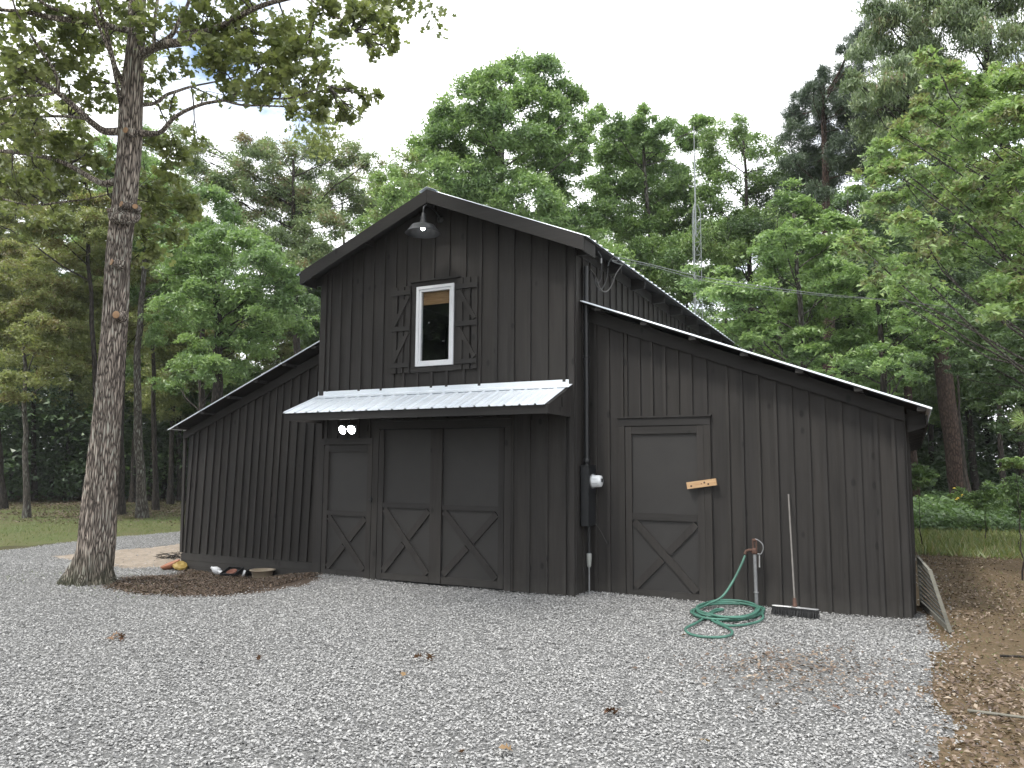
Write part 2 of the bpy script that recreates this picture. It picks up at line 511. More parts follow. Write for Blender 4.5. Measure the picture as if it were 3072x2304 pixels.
# the terrain beyond, out to the horizon (four skirts around the surveyed sheet)
b = MB()
x0, x1, y0, y1 = gx[0], gx[-1], gy[0], gy[-1]; z0 = -0.02; Q = 900
for (a0, a1, b0, b1) in ((-Q, x0, -Q, Q), (x1, Q, -Q, Q), (x0, x1, -Q, y0), (x0, x1, y1, Q)):
    b.add([(a0, b0, z0), (a1, b0, z0), (a1, b1, z0), (a0, b1, z0)], [(0, 1, 2, 3)])
b.build('ground', GM[0][1], kind='structure')

# ------------------------------------------------------------------ crushed stone (instanced by geometry nodes, one stuff object)
def gravel_object():
    n = 1050000
    x = rng.uniform(-15.5, 4.35, n); y = rng.uniform(-8.6, 9.5, n)
    d = np.hypot(x - CAM[0], y - CAM[1])
    keep = rng.random(n) < np.clip(1.35 - d * 0.06, 0.4, 1.0)
    keep &= ~((x > -7.6) & (x < 3.9) & (y > 0.47)); keep &= ~((x > -4.25) & (x < 0.03) & (y > 0.02))
    x, y = x[keep], y[keep]
    r_ = region(x + rng.normal(0, 0.05, len(x)), y + rng.normal(0, 0.05, len(x)))
    ok = (r_ == 1)
    sparse = (rng.random(len(x)) < 0.05) & ((r_ == 2) | (r_ == 3) | ((r_ == 5) & (x < 4.6)))
    # bare patches where litter shows through
    patch = np.exp(-(((x - 3.1) / 0.55) ** 2 + ((y + 2.35) / 0.5) ** 2)) + 0.8 * np.exp(-(((x - 2.9) / 0.5) ** 2 + ((y + 3.2) / 0.4) ** 2))
    ok &= rng.random(len(x)) > patch * 0.85
    m = ok | sparse
    x, y = x[m], y[m]
    z = gh(x, y) + rng.uniform(0.0, 0.022, len(x))
    me = bpy.data.meshes.new('gravel_points')
    me.vertices.add(len(x)); me.vertices.foreach_set('co', np.stack([x, y, z], 1).astype(np.float32).ravel())
    # stone material
    mt = Mat('crushed_stone')
    oi = mt.n.new('ShaderNodeObjectInfo')
    c = mt.ramp(oi.outputs['Random'], [(0.0, (0.17, 0.17, 0.17)), (0.2, (0.31, 0.308, 0.304)), (0.6, (0.42, 0.417, 0.409)), (1.0, (0.56, 0.555, 0.54))])
    f = mt.noise(mt.coords(), 1.6, 5)
    c = mt.mix(1.0, c, mt.ramp(f, [(0.3, (0.64, 0.64, 0.64)), (0.7, (0.90, 0.90, 0.90))]), 'MULTIPLY')
    mt.col(c).rough(0.85); mt.b.inputs['Specular IOR Level'].default_value = 0.25
    o = link('gravel', me, kind='stuff', label='grey crushed stone gravel spread over the drive', cat='gravel')
    me.materials.append(mt.m)
    ng = bpy.data.node_groups.new('gravel_scatter', 'GeometryNodeTree')
    ng.interface.new_socket('Geometry', in_out='INPUT', socket_type='NodeSocketGeometry')
    ng.interface.new_socket('Geometry', in_out='OUTPUT', socket_type='NodeSocketGeometry')
    N, L = ng.nodes, ng.links
    gi = N.new('NodeGroupInput'); go = N.new('NodeGroupOutput')
    join = N.new('GeometryNodeJoinGeometry')
    for i in range(7):
        ico = N.new('GeometryNodeMeshIcoSphere'); ico.inputs['Radius'].default_value = 1.0; ico.inputs['Subdivisions'].default_value = 1
        tn = N.new('ShaderNodeTexNoise'); tn.noise_dimensions = '4D'; tn.inputs['W'].default_value = i * 3.7; tn.inputs['Scale'].default_value = 0.9; tn.inputs['Detail'].default_value = 1
        sub = N.new('ShaderNodeVectorMath'); sub.operation = 'SUBTRACT'; sub.inputs[1].default_value = (0.5, 0.5, 0.5)
        mul = N.new('ShaderNodeVectorMath'); mul.operation = 'SCALE'; mul.inputs['Scale'].default_value = 2.6
        sp = N.new('GeometryNodeSetPosition')
        L.new(tn.outputs['Color'], sub.inputs[0]); L.new(sub.outputs[0], mul.inputs[0]); L.new(mul.outputs[0], sp.inputs['Offset'])
        L.new(ico.outputs['Mesh'], sp.inputs['Geometry'])
        tf = N.new('GeometryNodeTransform'); tf.inputs['Scale'].default_value = (1.0 + 0.25 * math.sin(i * 2.1), 0.66 + 0.12 * math.cos(i * 1.7), 0.34 + 0.08 * math.sin(i * 1.3))
        L.new(sp.outputs[0], tf.inputs[0])
        sm = N.new('GeometryNodeSetMaterial'); sm.inputs['Material'].default_value = mt.m
        L.new(tf.outputs[0], sm.inputs[0])
        g2 = N.new('GeometryNodeGeometryToInstance'); L.new(sm.outputs[0], g2.inputs[0]); L.new(g2.outputs[0], join.inputs[0])
    iop = N.new('GeometryNodeInstanceOnPoints'); iop.inputs['Pick Instance'].default_value = True
    rr = N.new('FunctionNodeRandomValue'); rr.data_type = 'FLOAT_VECTOR'
    rr.inputs[0].default_value = (-0.42, -0.42, 0); rr.inputs[1].default_value = (0.42, 0.42, 6.28)
    rs = N.new('FunctionNodeRandomValue'); rs.data_type = 'FLOAT'; rs.inputs[2].default_value = 0.005; rs.inputs[3].default_value = 0.0135; rs.inputs['Seed'].default_value = 3
    ri = N.new('FunctionNodeRandomValue'); ri.data_type = 'INT'; ri.inputs[4].default_value = 0; ri.inputs[5].default_value = 6; ri.inputs['Seed'].default_value = 9
    L.new(gi.outputs[0], iop.inputs['Points']); L.new(join.outputs[0], iop.inputs['Instance'])
    L.new(rr.outputs[0], iop.inputs['Rotation']); L.new(rs.outputs[1], iop.inputs['Scale']); L.new(ri.outputs[2], iop.inputs['Instance Index'])
    L.new(iop.outputs[0], go.inputs[0])
    md = o.modifiers.new('scatter', 'NODES'); md.node_group = ng
gravel_object()

# ------------------------------------------------------------------ leaf clouds
def rand_basis(n, up_bias=1.2, r_=None):
    g = r_ or rng
    nrm = g.normal(0, 1, (n, 3)); nrm[:, 2] = np.abs(nrm[:, 2]) + up_bias
    nrm /= np.linalg.norm(nrm, axis=1, keepdims=True)
    t = g.normal(0, 1, (n, 3)); t -= nrm * np.sum(t * nrm, 1, keepdims=True)
    t /= np.linalg.norm(t, axis=1, keepdims=True)
    return t, np.cross(nrm, t), nrm
RHOMB = (np.array([(0, 0, 0), (0.45, 0.5, 0.07), (1, 0, -0.05), (0.4, -0.5, 0.07)]), np.array([(0, 1, 2, 3)]))
# lobed oak leaf, drawn as four-sided pieces on both sides of the midrib
OAKV = np.array([(0, 0, 0), (0.22, 0.10, 0.02), (0.20, 0.42, 0.06), (0.40, 0.12, 0.02), (0.50, 0.52, 0.05), (0.62, 0.12, 0.02), (0.78, 0.34, 0.0), (1.0, 0.0, -0.06),
                 (0.78, -0.34, 0.0), (0.62, -0.12, 0.02), (0.50, -0.52, 0.05), (0.40, -0.12, 0.02), (0.20, -0.42, 0.06), (0.22, -0.10, 0.02)])
OAKT = np.array([(0, 1, 13), (1, 3, 11), (1, 11, 13), (1, 2, 3), (3, 5, 9), (3, 9, 11), (3, 4, 5), (5, 7, 9), (5, 6, 7), (7, 8, 9), (9, 10, 11), (11, 12, 13)])

OAK2 = (np.array([(0, 0, 0), (0.28, 0.46, 0.07), (0.44, 0.14, 0.02), (0.66, 0.46, 0.04), (1.0, 0.0, -0.07), (0.66, -0.46, 0.04), (0.44, -0.14, 0.02), (0.28, -0.46, 0.07)]), np.array([(0, 1, 2), (2, 3, 4), (4, 5, 6), (6, 7, 0), (0, 2, 6), (2, 4, 6)]))
TRI = (np.array([(0.0, -0.42, 0.05), (0.12, 0.55, 0.08), (1.0, 0.05, -0.05)]), np.array([(0, 1, 2)]))
def leaves(pos, size, width, tint, tmpl=RHOMB, basis=None, up=1.2):
    n = len(pos)
    t, s, nn = basis if basis is not None else rand_basis(n, up)
    V, F = tmpl
    L_ = size[:, None, None]; W_ = (size * width)[:, None, None]
    co = pos[:, None, :] + t[:, None, :] * (V[None, :, 0:1] - 0.5) * L_ + s[:, None, :] * V[None, :, 1:2] * W_ + nn[:, None, :] * V[None, :, 2:3] * L_
    f = (np.arange(n)[:, None, None] * len(V) + F[None]).reshape(-1, F.shape[1])
    return co.reshape(-1, 3), f, np.repeat(tint, len(F))

def crown_points(blobs, leaf_per_m2, cl_r=0.42, flat=0.6, seed=1, gappy=0.25):
    """blobs (cx,cy,cz,r[,density]) -> leaf positions grouped in sprays, cluster tints"""
    g = np.random.default_rng(seed)
    out = []; tints = []; cents = []
    for bl in blobs:
        c = np.array(bl[:3]); r_ = bl[3]; dens = bl[4] if len(bl) > 4 else 1.0
        nl = int(math.pi * r_ * r_ * leaf_per_m2 * dens)
        if nl < 8: continue
        clr = min(cl_r, r_ * 0.5)
        nc = max(4, int(2.6 * (r_ / clr) ** 2))
        d = g.normal(0, 1, (nc, 3)); d /= np.linalg.norm(d, axis=1, keepdims=True)
        rad = r_ * (0.35 + 0.65 * g.random(nc) ** 0.5) * (1 + gappy * g.normal(0, 0.5, nc))
        cc = c + d * rad[:, None] * np.array([1, 1, 0.9])
        w = g.random(nc) ** 1.5 + 0.25
        k = g.choice(nc, nl, p=w / w.sum())
        off = g.normal(0, 0.5, (nl, 3)) * clr * np.array([1, 1, flat])
        off[:, 2] -= 0.25 * np.abs(off[:, 0] ** 2 + off[:, 1] ** 2) / clr        # sprays droop at the rim
        ct = g.normal(0, 0.16, nc) + 0.03 * 0
        out.append(cc[k] + off); tints.append(ct[k]); cents.append(cc)
    return np.concatenate(out), np.concatenate(tints), np.concatenate(cents)

def crown(name, blobs, mat, parent, per_m2=1500, size=0.12, width=0.45, cl_r=0.42, flat=0.6, seed=1, base_tint=0.5, up=0.3, gappy=0.25, tmpl=RHOMB, hang=0.0, origin=(0, 0, 0)):
    pos, ct, cents = crown_points(blobs, per_m2, cl_r, flat, seed, gappy)
    g = np.random.default_rng(seed + 99)
    n = len(pos)
    tint = np.clip(base_tint + ct + g.normal(0, 0.13, n), 0, 1)
    sz = size * g.uniform(0.6, 1.3, n)
    basis = None
    if hang:
        t = g.normal(0, 0.5, (n, 3)); t[:, 2] -= hang; t /= np.linalg.norm(t, axis=1, keepdims=True)
        nn = g.normal(0, 1, (n, 3)); nn -= t * np.sum(nn * t, 1, keepdims=True); nn /= np.linalg.norm(nn, axis=1, keepdims=True)
        basis = (t, np.cross(nn, t), nn)
    V, F, T = leaves(pos - np.array(origin), sz, width, tint, tmpl, basis, up)
    me = np_mesh(name, V, F, mat, {'tint': T})
    return link(name, me, parent), cents

def wavy(a, b, n=6, amp=0.12, g=None):
    g = g or rng
    a = np.array(a, float); b = np.array(b, float); L_ = np.linalg.norm(b - a)
    pts = []
    off = np.zeros(3)
    for i in range(n + 1):
        t = i / n
        off = off + g.normal(0, amp * L_ / n, 3)
        pts.append(a + (b - a) * t + off * math.sin(math.pi * min(t, 0.9)) )
    pts[-1] = b
    return pts

def tree(name, base, top, r0, blobs, bark, leafm, label, cat='tree', group=None, seed=1, per_m2=1500, size=0.12, width=0.45, cl_r=0.42,
         flat=0.6, base_tint=0.5, up=0.3, gappy=0.25, hang=0.0, limbs=True, twigs=2, r1=None, tmpl=TRI, limb_k=1.0):
    """blobs and top in world coordinates"""
    g = np.random.default_rng(seed)
    base = np.array(base, float); top = np.array(top, float)
    root = empty(name, tuple(base), label, cat, group)
    loc = lambda p: tuple(np.array(p) - base)
    n = 12
    pts = []; rad = []
    bend = g.normal(0, 0.012, 3) * np.linalg.norm(top - base)
    r1 = r1 if r1 is not None else r0 * 0.22
    for i in range(n + 1):
        t = i / n
        p = base + (top - base) * t + bend * math.sin(math.pi * t) + g.normal(0, 0.02, 3) * (1 if 0 < i < n else 0)
        pts.append(loc(p)); rad.append(r0 + (r1 - r0) * t + (r0 * 0.5 * math.exp(-t * np.linalg.norm(top - base) / 0.35)))
    pts[0] = (pts[0][0], pts[0][1], pts[0][2] - 0.12)
    b = MB().tube(pts, rad, 12)
    H = top[2] - base[2]
    if limbs:
        for bl in blobs:
            c = np.array(bl[:3])
            hz = np.clip((c[2] - base[2] - 0.55 * np.linalg.norm(c[:2] - (base + (top - base) * 0.5)[:2])) / H, 0.2, 0.95)
            a = base + (top - base) * hz + bend * math.sin(math.pi * hz)
            L_ = np.linalg.norm(c - a)
            rr = min(r0 * 0.30, 0.010 + 0.0065 * L_) * limb_k
            w = wavy(a, c, 6, 0.10, g)
            b.tube([loc(p) for p in w], list(np.linspace(rr, rr * 0.35, 7)), 6, cap=False)
            for _ in range(twigs):
                e = c + g.normal(0, 1, 3) * bl[3] * 0.5
                s_ = w[int(g.integers(3, 6))]
                w2 = wavy(s_, e, 4, 0.12, g)
                b.tube([loc(p) for p in w2], list(np.linspace(rr * 0.45, 0.006, 5)), 4, cap=False)
    b.build('trunk', bark, root)
    cr, _ = crown('crown', blobs, leafm, root, per_m2 * 1.55, size * 0.86, width, cl_r, flat, seed, base_tint, up, gappy, tmpl, hang, origin=base)
    return root

# leaf and bark materials
LF_OAK = leaf_mat('oak_leaves', (0.045, 0.058, 0.022), (0.092, 0.110, 0.042), (0.155, 0.170, 0.068), transl=0.42, k=1.71)
LF_MID = leaf_mat('green_leaves', (0.040, 0.064, 0.030), (0.082, 0.126, 0.054), (0.142, 0.196, 0.078), transl=0.38, k=1.99)
LF_GREY = leaf_mat('greygreen_leaves', (0.048, 0.068, 0.036), (0.094, 0.126, 0.064), (0.150, 0.182, 0.092), (0.22, 0.17, 0.10), transl=0.3, k=1.86)
LF_YEL = leaf_mat('yellowgreen_leaves', (0.058, 0.070, 0.030), (0.115, 0.130, 0.055), (0.175, 0.185, 0.080), (0.20, 0.16, 0.08), transl=0.4, k=1.97)
LF_PINE = leaf_mat('pine_needles', (0.024, 0.038, 0.024), (0.045, 0.068, 0.040), (0.075, 0.105, 0.056), transl=0.12, k=1.50)
LF_DARK = leaf_mat('shade_leaves', (0.026, 0.042, 0.022), (0.050, 0.078, 0.038), (0.09, 0.13, 0.058), transl=0.3, k=1.99)
LF_BRIGHT = leaf_mat('bright_leaves', (0.055, 0.085, 0.036), (0.105, 0.150, 0.062), (0.165, 0.220, 0.095), (0.20, 0.205, 0.10), transl=0.42, k=1.92)
BK_OAK = bark_mat('oak_bark', (0.035, 0.029, 0.025), (0.52, 0.44, 0.375), 38.0, 0.09, lichen=(0.36, 0.38, 0.33), bump=1.0, dist=0.03, moss=(0.055, 0.065, 0.035))
BK_GREY = bark_mat('grey_bark', (0.035, 0.03, 0.027), (0.14, 0.125, 0.11), 20.0, 0.2, lichen=(0.22, 0.24, 0.21))
BK_DARK = bark_mat('dark_bark', (0.018, 0.016, 0.014), (0.065, 0.055, 0.048), 18.0, 0.2)
BK_RED = bark_mat('pine_bark', (0.024, 0.017, 0.014), (0.085, 0.058, 0.047), 17.0, 0.3)

def B(px, py, rpx, d, dens=1.0):
    p = at_depth(px, py, d); return (p[0], p[1], p[2], rpx / FPX * d, dens)
def spread(lst, d, jit, seed=0):
    """blobs listed over the face of a crown, each given its own depth inside the crown"""
    g = np.random.default_rng(seed); out = []
    for t in lst:
        dd = d + g.uniform(-jit, jit) if len(t) < 5 else t[4]
        out.append(B(t[0], t[1], t[2], dd, t[3] if len(t) > 3 else 1.0))
    return out

# ================================================================== BARN
barn = empty('barn', (0, 0, 0), 'dark board and batten barn with tall gabled middle bay between two low wings', 'barn')
RX, RZ = -2.11, 5.60              # ridge of the middle bay
SL = 0.4148
EAVX = 0.32
BAYL, BAYR = -4.26, 0.03
YB = 10.25                        # back of the barn
YL = 0.45                         # front plane of the lean-tos
def zbay(x):  # underside of bay roof
    return RZ - SL * abs(x - RX) - 0.05
SR = (3.86 - 2.29) / (4.15 - 0.06)
def zright(x): return 2.29 + (4.15 - x) * SR
SLL = 0.402
def zleft(x): return 2.27 + (x + 7.79) * SLL

def board_wall(parent, x0, x1, sp, y, zb, zt, openings, tilt=0.0, seed=0, bat_w=0.042, bat_ok=None, first=None, joints=None):
    """boards and battens on a wall facing -y. zb, zt: functions of x"""
    g = random.Random(seed)
    if joints is None:
        joints = []; x = first if first is not None else x0 + sp
        while x < x1 - 0.05:
            joints.append(x + g.uniform(-0.012, 0.012)); x += sp
    edges = [x0] + list(joints) + [x1]
    for i in range(len(edges) - 1):
        a, c = edges[i] + 0.003, edges[i + 1] - 0.003
        cuts = sorted({a, c} | {e for (ox0, ox1, oz0, oz1) in openings for e in (ox0, ox1) if a < e < c})
        for j in range(len(cuts) - 1):
            p, q = cuts[j], cuts[j + 1]
            if q - p < 0.012: continue
            m = (p + q) / 2; segs = [('b', 't')]
            pieces = []
            ops = [o for o in openings if o[0] <= m <= o[1]]
            lo = None
            zlo = zb(m)
            for (ox0, ox1, oz0, oz1) in sorted(ops, key=lambda o: o[2]):
                if oz0 > zlo + 0.02: pieces.append((zlo, oz0, False))
                zlo = oz1
            pieces.append((zlo, None, True))
            for (za, zc, top) in pieces:
                dy = g.uniform(0, 0.003)
                tp = zt(p) if top else zc; tq = zt(q) if top else zc
                if min(tp, tq) - za < 0.03: continue
                sh = lambda x_, z_: x_ + tilt * (z_ - zb(x_)) if tilt else x_
                MB().prism([(sh(p, za), za), (sh(q, za), za), (sh(q, tq), tq), (sh(p, tp), tp)], 'y', y - dy, y + 0.02).build('board', PAINT, parent)
    for x in joints:
        w = bat_w * g.uniform(0.9, 1.1)
        ops = [o for o in openings if o[0] - 0.02 <= x <= o[1] + 0.02]
        zlo = zb(x); pieces = []
        for (ox0, ox1, oz0, oz1) in sorted(ops, key=lambda o: o[2]):
            if oz0 > zlo + 0.05: pieces.append((zlo, oz0))
            zlo = oz1
        pieces.append((zlo, zt(x) - 0.004))
        if bat_ok and not bat_ok(x): continue
        for za, zc in pieces:
            if zc - za < 0.04: continue
            sh = lambda x_, z_: x_ + tilt * (z_ - zb(x_)) if tilt else x_
            MB().prism([(sh(x - w / 2, za), za + 0.002), (sh(x + w / 2, za), za + 0.002), (sh(x + w / 2, zc), zc), (sh(x - w / 2, zc), zc)], 'y', y - 0.028 - g.uniform(0, 0.003), y - 0.0035).build('batten', PAINT, parent)

# --- middle bay front
bay = MB()
WX0, WX1, WZ0, WZ1 = -2.46, -1.82, 3.085, 4.265          # window
yb0, yb1 = 0.025, 0.07
bay.prism([(BAYL, 0), (WX0, 0), (WX0, zbay(WX0)), (BAYL, zbay(BAYL))], 'y', yb0, yb1)
bay.prism([(WX1, 0), (BAYR, 0), (BAYR, zbay(BAYR)), (RX, zbay(RX)) if WX1 < RX else (WX1, zbay(WX1))], 'y', yb0, yb1)
bay.box(WX0, WX1, yb0, yb1, 0, WZ0)
bay.prism([(WX0, WZ1), (WX1, WZ1), (WX1, zbay(WX1)), (RX, zbay(RX)), (WX0, zbay(WX0))], 'y', yb0, yb1)
bay = bay.build('front_wall', BACKING, barn)
opn = [(WX0 - 0.03, WX1 + 0.03, WZ0 - 0.03, WZ1 + 0.03), (-4.12, -3.185, 0, 1.98), (-3.10, -0.97, 0, 2.2)]
jb = [-4.10, -3.90, -3.70, -3.49, -3.28, -3.08, -2.87, -2.686, -2.441, -2.194, -1.937, -1.658, -1.40, -1.145, -0.883, -0.634, -0.371, -0.114]
board_wall(bay, BAYL + 0.01, BAYR - 0.02, 0.2, 0.0, lambda x: 0.0, zbay, opn, joints=jb, seed=3)
# corner boards
MB().box(BAYR - 0.075, BAYR + 0.003, -0.034, -0.004, -0.02, zbay(BAYR) - 0.01).build('corner_board', PAINT, bay)
MB().box(BAYL, BAYL + 0.09, -0.034, -0.004, -0.02, zbay(BAYL) - 0.01).build('corner_board', PAINT, bay)

# --- right lean-to front
rl = MB().prism([(0.05, -0.02), (3.86, -0.02), (3.86, zright(3.86) - 0.09), (0.05, zright(0.05) - 0.09)], 'y', YL + 0.025, YL + 0.06).build('front_wall', BACKING, barn)
opr = [(0.54, 1.63, 0, 2.2)]
jr = [0.152, 0.33, 0.53, 0.585, 0.76, 0.933, 1.104, 1.278, 1.448, 1.635, 1.90, 2.074, 2.27, 2.475, 2.655, 2.842, 3.022, 3.205, 3.388, 3.574, 3.752]
board_wall(rl, 0.05, 3.862, 0.18, YL, lambda x: -0.02, lambda x: zright(x) - 0.09, opr, joints=jr, seed=5)
# --- left lean-to front
ll = MB().prism([(-7.66, -0.26), (-4.2, -0.26), (-4.2, zleft(-4.2) - 0.09), (-7.66, zleft(-7.66) - 0.09)], 'y', YL + 0.025, YL + 0.06).build('front_wall', BACKING, barn)
jl = [-7.582, -7.447, -7.24, -7.054, -6.879, -6.705, -6.509, -6.331, -6.164, -5.99, -5.835, -5.673, -5.527, -5.354, -5.176, -4.999, -4.818, -4.653, -4.47]
board_wall(ll, -7.66, -4.3, 0.18, YL, lambda x: 0.108, lambda x: zleft(x) - 0.09, [], joints=jl, tilt=0.033, seed=8)
MB().prism([(-7.70, 0.11), (-7.645, 0.11), (-7.70, 2.2), (-7.755, 2.2)], 'y', YL - 0.026, YL + 0.01).build('corner_board', PAINT, ll)
for za, zc in ((-0.02, 0.104), (-0.125, -0.024), (-0.30, -0.129)):
    MB().box(-7.655, -4.27, YL - 0.024 - (0.002 if za > -0.05 else 0), YL + 0.01, za, zc).build('skirting_board', PAINTX, ll)
# frieze boards under the lean-to rakes
MB().prism([(0.05, zright(0.05) - 0.235), (3.88, zright(3.88) - 0.215), (3.88, zright(3.88) - 0.055), (0.05, zright(0.05) - 0.055)], 'y', YL - 0.052, YL - 0.033).build('frieze_board', PAINTX, rl)
MB().prism([(-7.73, zleft(-7.73) - 0.19), (-4.3, zleft(-4.3) - 0.23), (-4.3, zleft(-4.3) - 0.055), (-7.73, zleft(-7.73) - 0.055)], 'y', YL - 0.052, YL - 0.033).build('frieze_board', PAINTX, ll)

# --- side walls and back
def side_boards(parent, X, face, y0, y1, z0, z1, sp, seed):
    g = random.Random(seed); y = y0; js = []
    while y < y1 - 0.1:
        y2 = min(y + sp, y1)
        dx = g.uniform(0, 0.003)
        MB().box(X, X + face * (0.02 + dx), y + 0.003, y2 - 0.003, z0, z1).build('board', PAINT, parent)
        if y2 < y1 - 0.1:
            MB().box(X + face * 0.024, X + face * 0.045, y2 - 0.021, y2 + 0.021, z0 + 0.002, z1 - 0.002).build('batten', PAINT, parent)
        y = y2
zsw = zbay(BAYR) - 0.02
sw = MB().box(-0.06, 0.0, 0.075, YB, 0, zsw - 0.01).build('side_wall', BACKING, barn)
side_boards(sw, 0.003, 1, 0.0, YB, 0.0, zsw, 0.275, 11)
MB().box(0.026, 0.049, -0.004, 0.075, -0.01, zsw).build('corner_board', PAINT, sw)
MB().box(0.028, 0.055, 0.09, YB, zsw - 0.16, zsw - 0.01).build('frieze_board', PAINTX, sw)
sw2 = MB().box(BAYL, BAYL + 0.06, 0.075, YB, 0, zsw - 0.01).build('side_wall', BACKING, barn)
MB().box(BAYL - 0.045, BAYL - 0.003, -0.004, YB, 0, zsw).build('board', PAINT, sw2, kind=None)
swr = MB().box(3.80, 3.855, YL + 0.065, YB, -0.02, zright(3.86) - 0.1).build('side_wall', BACKING, barn)
side_boards(swr, 3.858, 1, YL + 0.03, YB, -0.02, zright(3.9) - 0.1, 0.3, 13)
swl = MB().box(-7.655, -7.6, YL + 0.065, YB, -0.3, zleft(-7.66) - 0.1).build('side_wall', BACKING, barn)
side_boards(swl, -7.658, -1, YL + 0.03, YB, -0.3, zleft(-7.7) - 0.1, 0.3, 14)
MB().prism([(-7.6, -0.3), (3.8, -0.3), (3.8, 2.2), (0, 3.7), (0, zbay(0)), (RX, zbay(RX)), (-4.2, zbay(-4.2)), (-4.2, 3.6), (-7.6, 2.2)], 'y', YB, YB + 0.06).build('back_wall', BACKING, barn)
MB().box(-4.2, -0.07, 0.1, YB, 2.6, 2.66).build('loft_floor', BACKING, barn)

# --- ribbed metal roofs: ribs run down the slope
def ribbed(name, A, Bp, y0, y1, pitch=0.229, rib=0.016, parent=None, thick=0.002):
    """A=(x,z) high edge, Bp=(x,z) low edge"""
    A = np.array(A, float); Bp = np.array(Bp, float)
    d = (Bp - A) / np.linalg.norm(Bp - A); nrm = np.array([-d[1], d[0]])
    if nrm[1] < 0: nrm = -nrm
    prof = []; y = y0 + 0.06; prof.append((y0, 0))
    while y < y1 - 1e-6:
        prof += [(y, 0), (min(y + 0.006, y1), rib), (min(y + 0.024, y1), rib), (min(y + 0.03, y1), 0)]
        mid = y + 0.03 + (pitch - 0.03) / 2
        if mid + 0.02 < y1: prof += [(mid - 0.012, 0), (mid, 0.006), (mid + 0.012, 0)]
        y += pitch
    prof.append((y1, 0))
    ys = [p[0] for p in prof]; hs = [p[1] for p in prof]
    b = MB(); n = len(prof); vs = []
    for off in (0.0, -thick):
        for e in (A, Bp):
            for yy, h in prof:
                q = e + nrm * (h + off); vs.append((q[0], yy, q[1]))
    fs = []
    for i in range(n - 1):
        fs.append((i, i + 1, n + i + 1, n + i)); fs.append((2 * n + i, 3 * n + i, 3 * n + i + 1, 2 * n + i + 1))
        fs.append((n + i, n + i + 1, 3 * n + i + 1, 3 * n + i)); fs.append((i + 1, i, 2 * n + i, 2 * n + i + 1))
    fs.append((0, n, 3 * n, 2 * n)); fs.append((n - 1, 3 * n - 1, 4 * n - 1, 2 * n - 1))
    return b.add(vs, fs).build(name, ROOF, parent)
zr = lambda x: RZ - SL * abs(x - RX)
r1 = ribbed('roof', (RX, zr(RX) + 0.005), (EAVX + 0.03, zr(EAVX + 0.03) + 0.005), -0.352, YB + 0.3, parent=barn)
r2 = ribbed('roof', (RX, zr(RX) + 0.005), (-4.52, zr(-4.52) + 0.005), -0.352, YB + 0.3, parent=barn)
MB().prism([(RX - 0.13, zr(RX - 0.13) + 0.034), (RX, RZ + 0.036), (RX + 0.13, zr(RX + 0.13) + 0.034), (RX + 0.13, zr(RX + 0.13) + 0.03), (RX, RZ + 0.030), (RX - 0.13, zr(RX - 0.13) + 0.03)], 'y', -0.375, YB + 0.3).build('ridge_cap', ROOF, r1)
# decking under the metal
def deck(parent, xa, xb, f, y0, y1, t=0.02, m=None, name='roof_deck', dz=0.0):
    MB().prism([(xa, f(xa) - t + dz), (xb, f(xb) - t + dz), (xb, f(xb) + dz), (xa, f(xa) + dz)], 'y', y0, y1).build(name, m or PAINTX, parent)
deck(r1, RX + 0.003, EAVX, zr, -0.33, YB + 0.25, 0.025)
deck(r2, -4.48, RX - 0.003, zr, -0.33, YB + 0.25, 0.025)
# rake boards of the gable
def rake(parent, xa, xb, f, y0, y1, w, dz=0.0):
    MB().prism([(xa, f(xa) - w + dz), (xb, f(xb) - w + dz), (xb, f(xb) + dz), (xa, f(xa) + dz)], 'y', y0, y1).build('rake_board', PAINTX, parent)
rake(r1, RX + 0.002, 0.30, zr, -0.36, -0.334, 0.195)
rake(r2, -4.42, RX - 0.002, zr, -0.36, -0.334, 0.195)
# rafter tails and eave boards, right side
yy = 0.02; k = 0
for yy in np.arange(0.03, YB + 0.2, 1.125):
    MB().prism([(0.052, zr(0.05) - 0.03), (0.275, zr(0.275) - 0.03), (0.275, zr(0.275) - 0.15), (0.052, zr(0.275) - 0.15)], 'y', yy, yy + 0.04).build('rafter_tail', PAINTX, r1)
for yy in np.arange(0.03, YB + 0.2, 1.125):
    MB().prism([(BAYL - 0.05, zr(-4.31) - 0.03), (-4.44, zr(-4.44) - 0.03), (-4.44, zr(-4.44) - 0.14), (BAYL - 0.05, zr(-4.44) - 0.14)], 'y', yy, yy + 0.04).build('rafter_tail', PAINTX, r2)
MB().box(0.282, 0.303, -0.33, 0.05, zr(0.3) - 0.20, zr(0.3) - 0.03).build('fascia_board', PAINTX, r1)
MB().box(-4.44, -4.462, -0.33, 0.05, zr(-4.44) - 0.18, zr(-4.44) - 0.03).build('fascia_board', PAINTX, r2)
# gable outlookers
for xx in (-0.9, -3.3):
    MB().box(xx - 0.02, xx + 0.02, -0.33, -0.03, zr(xx) - 0.12, zr(xx) - 0.035).build('outlooker', PAINTX, r1)
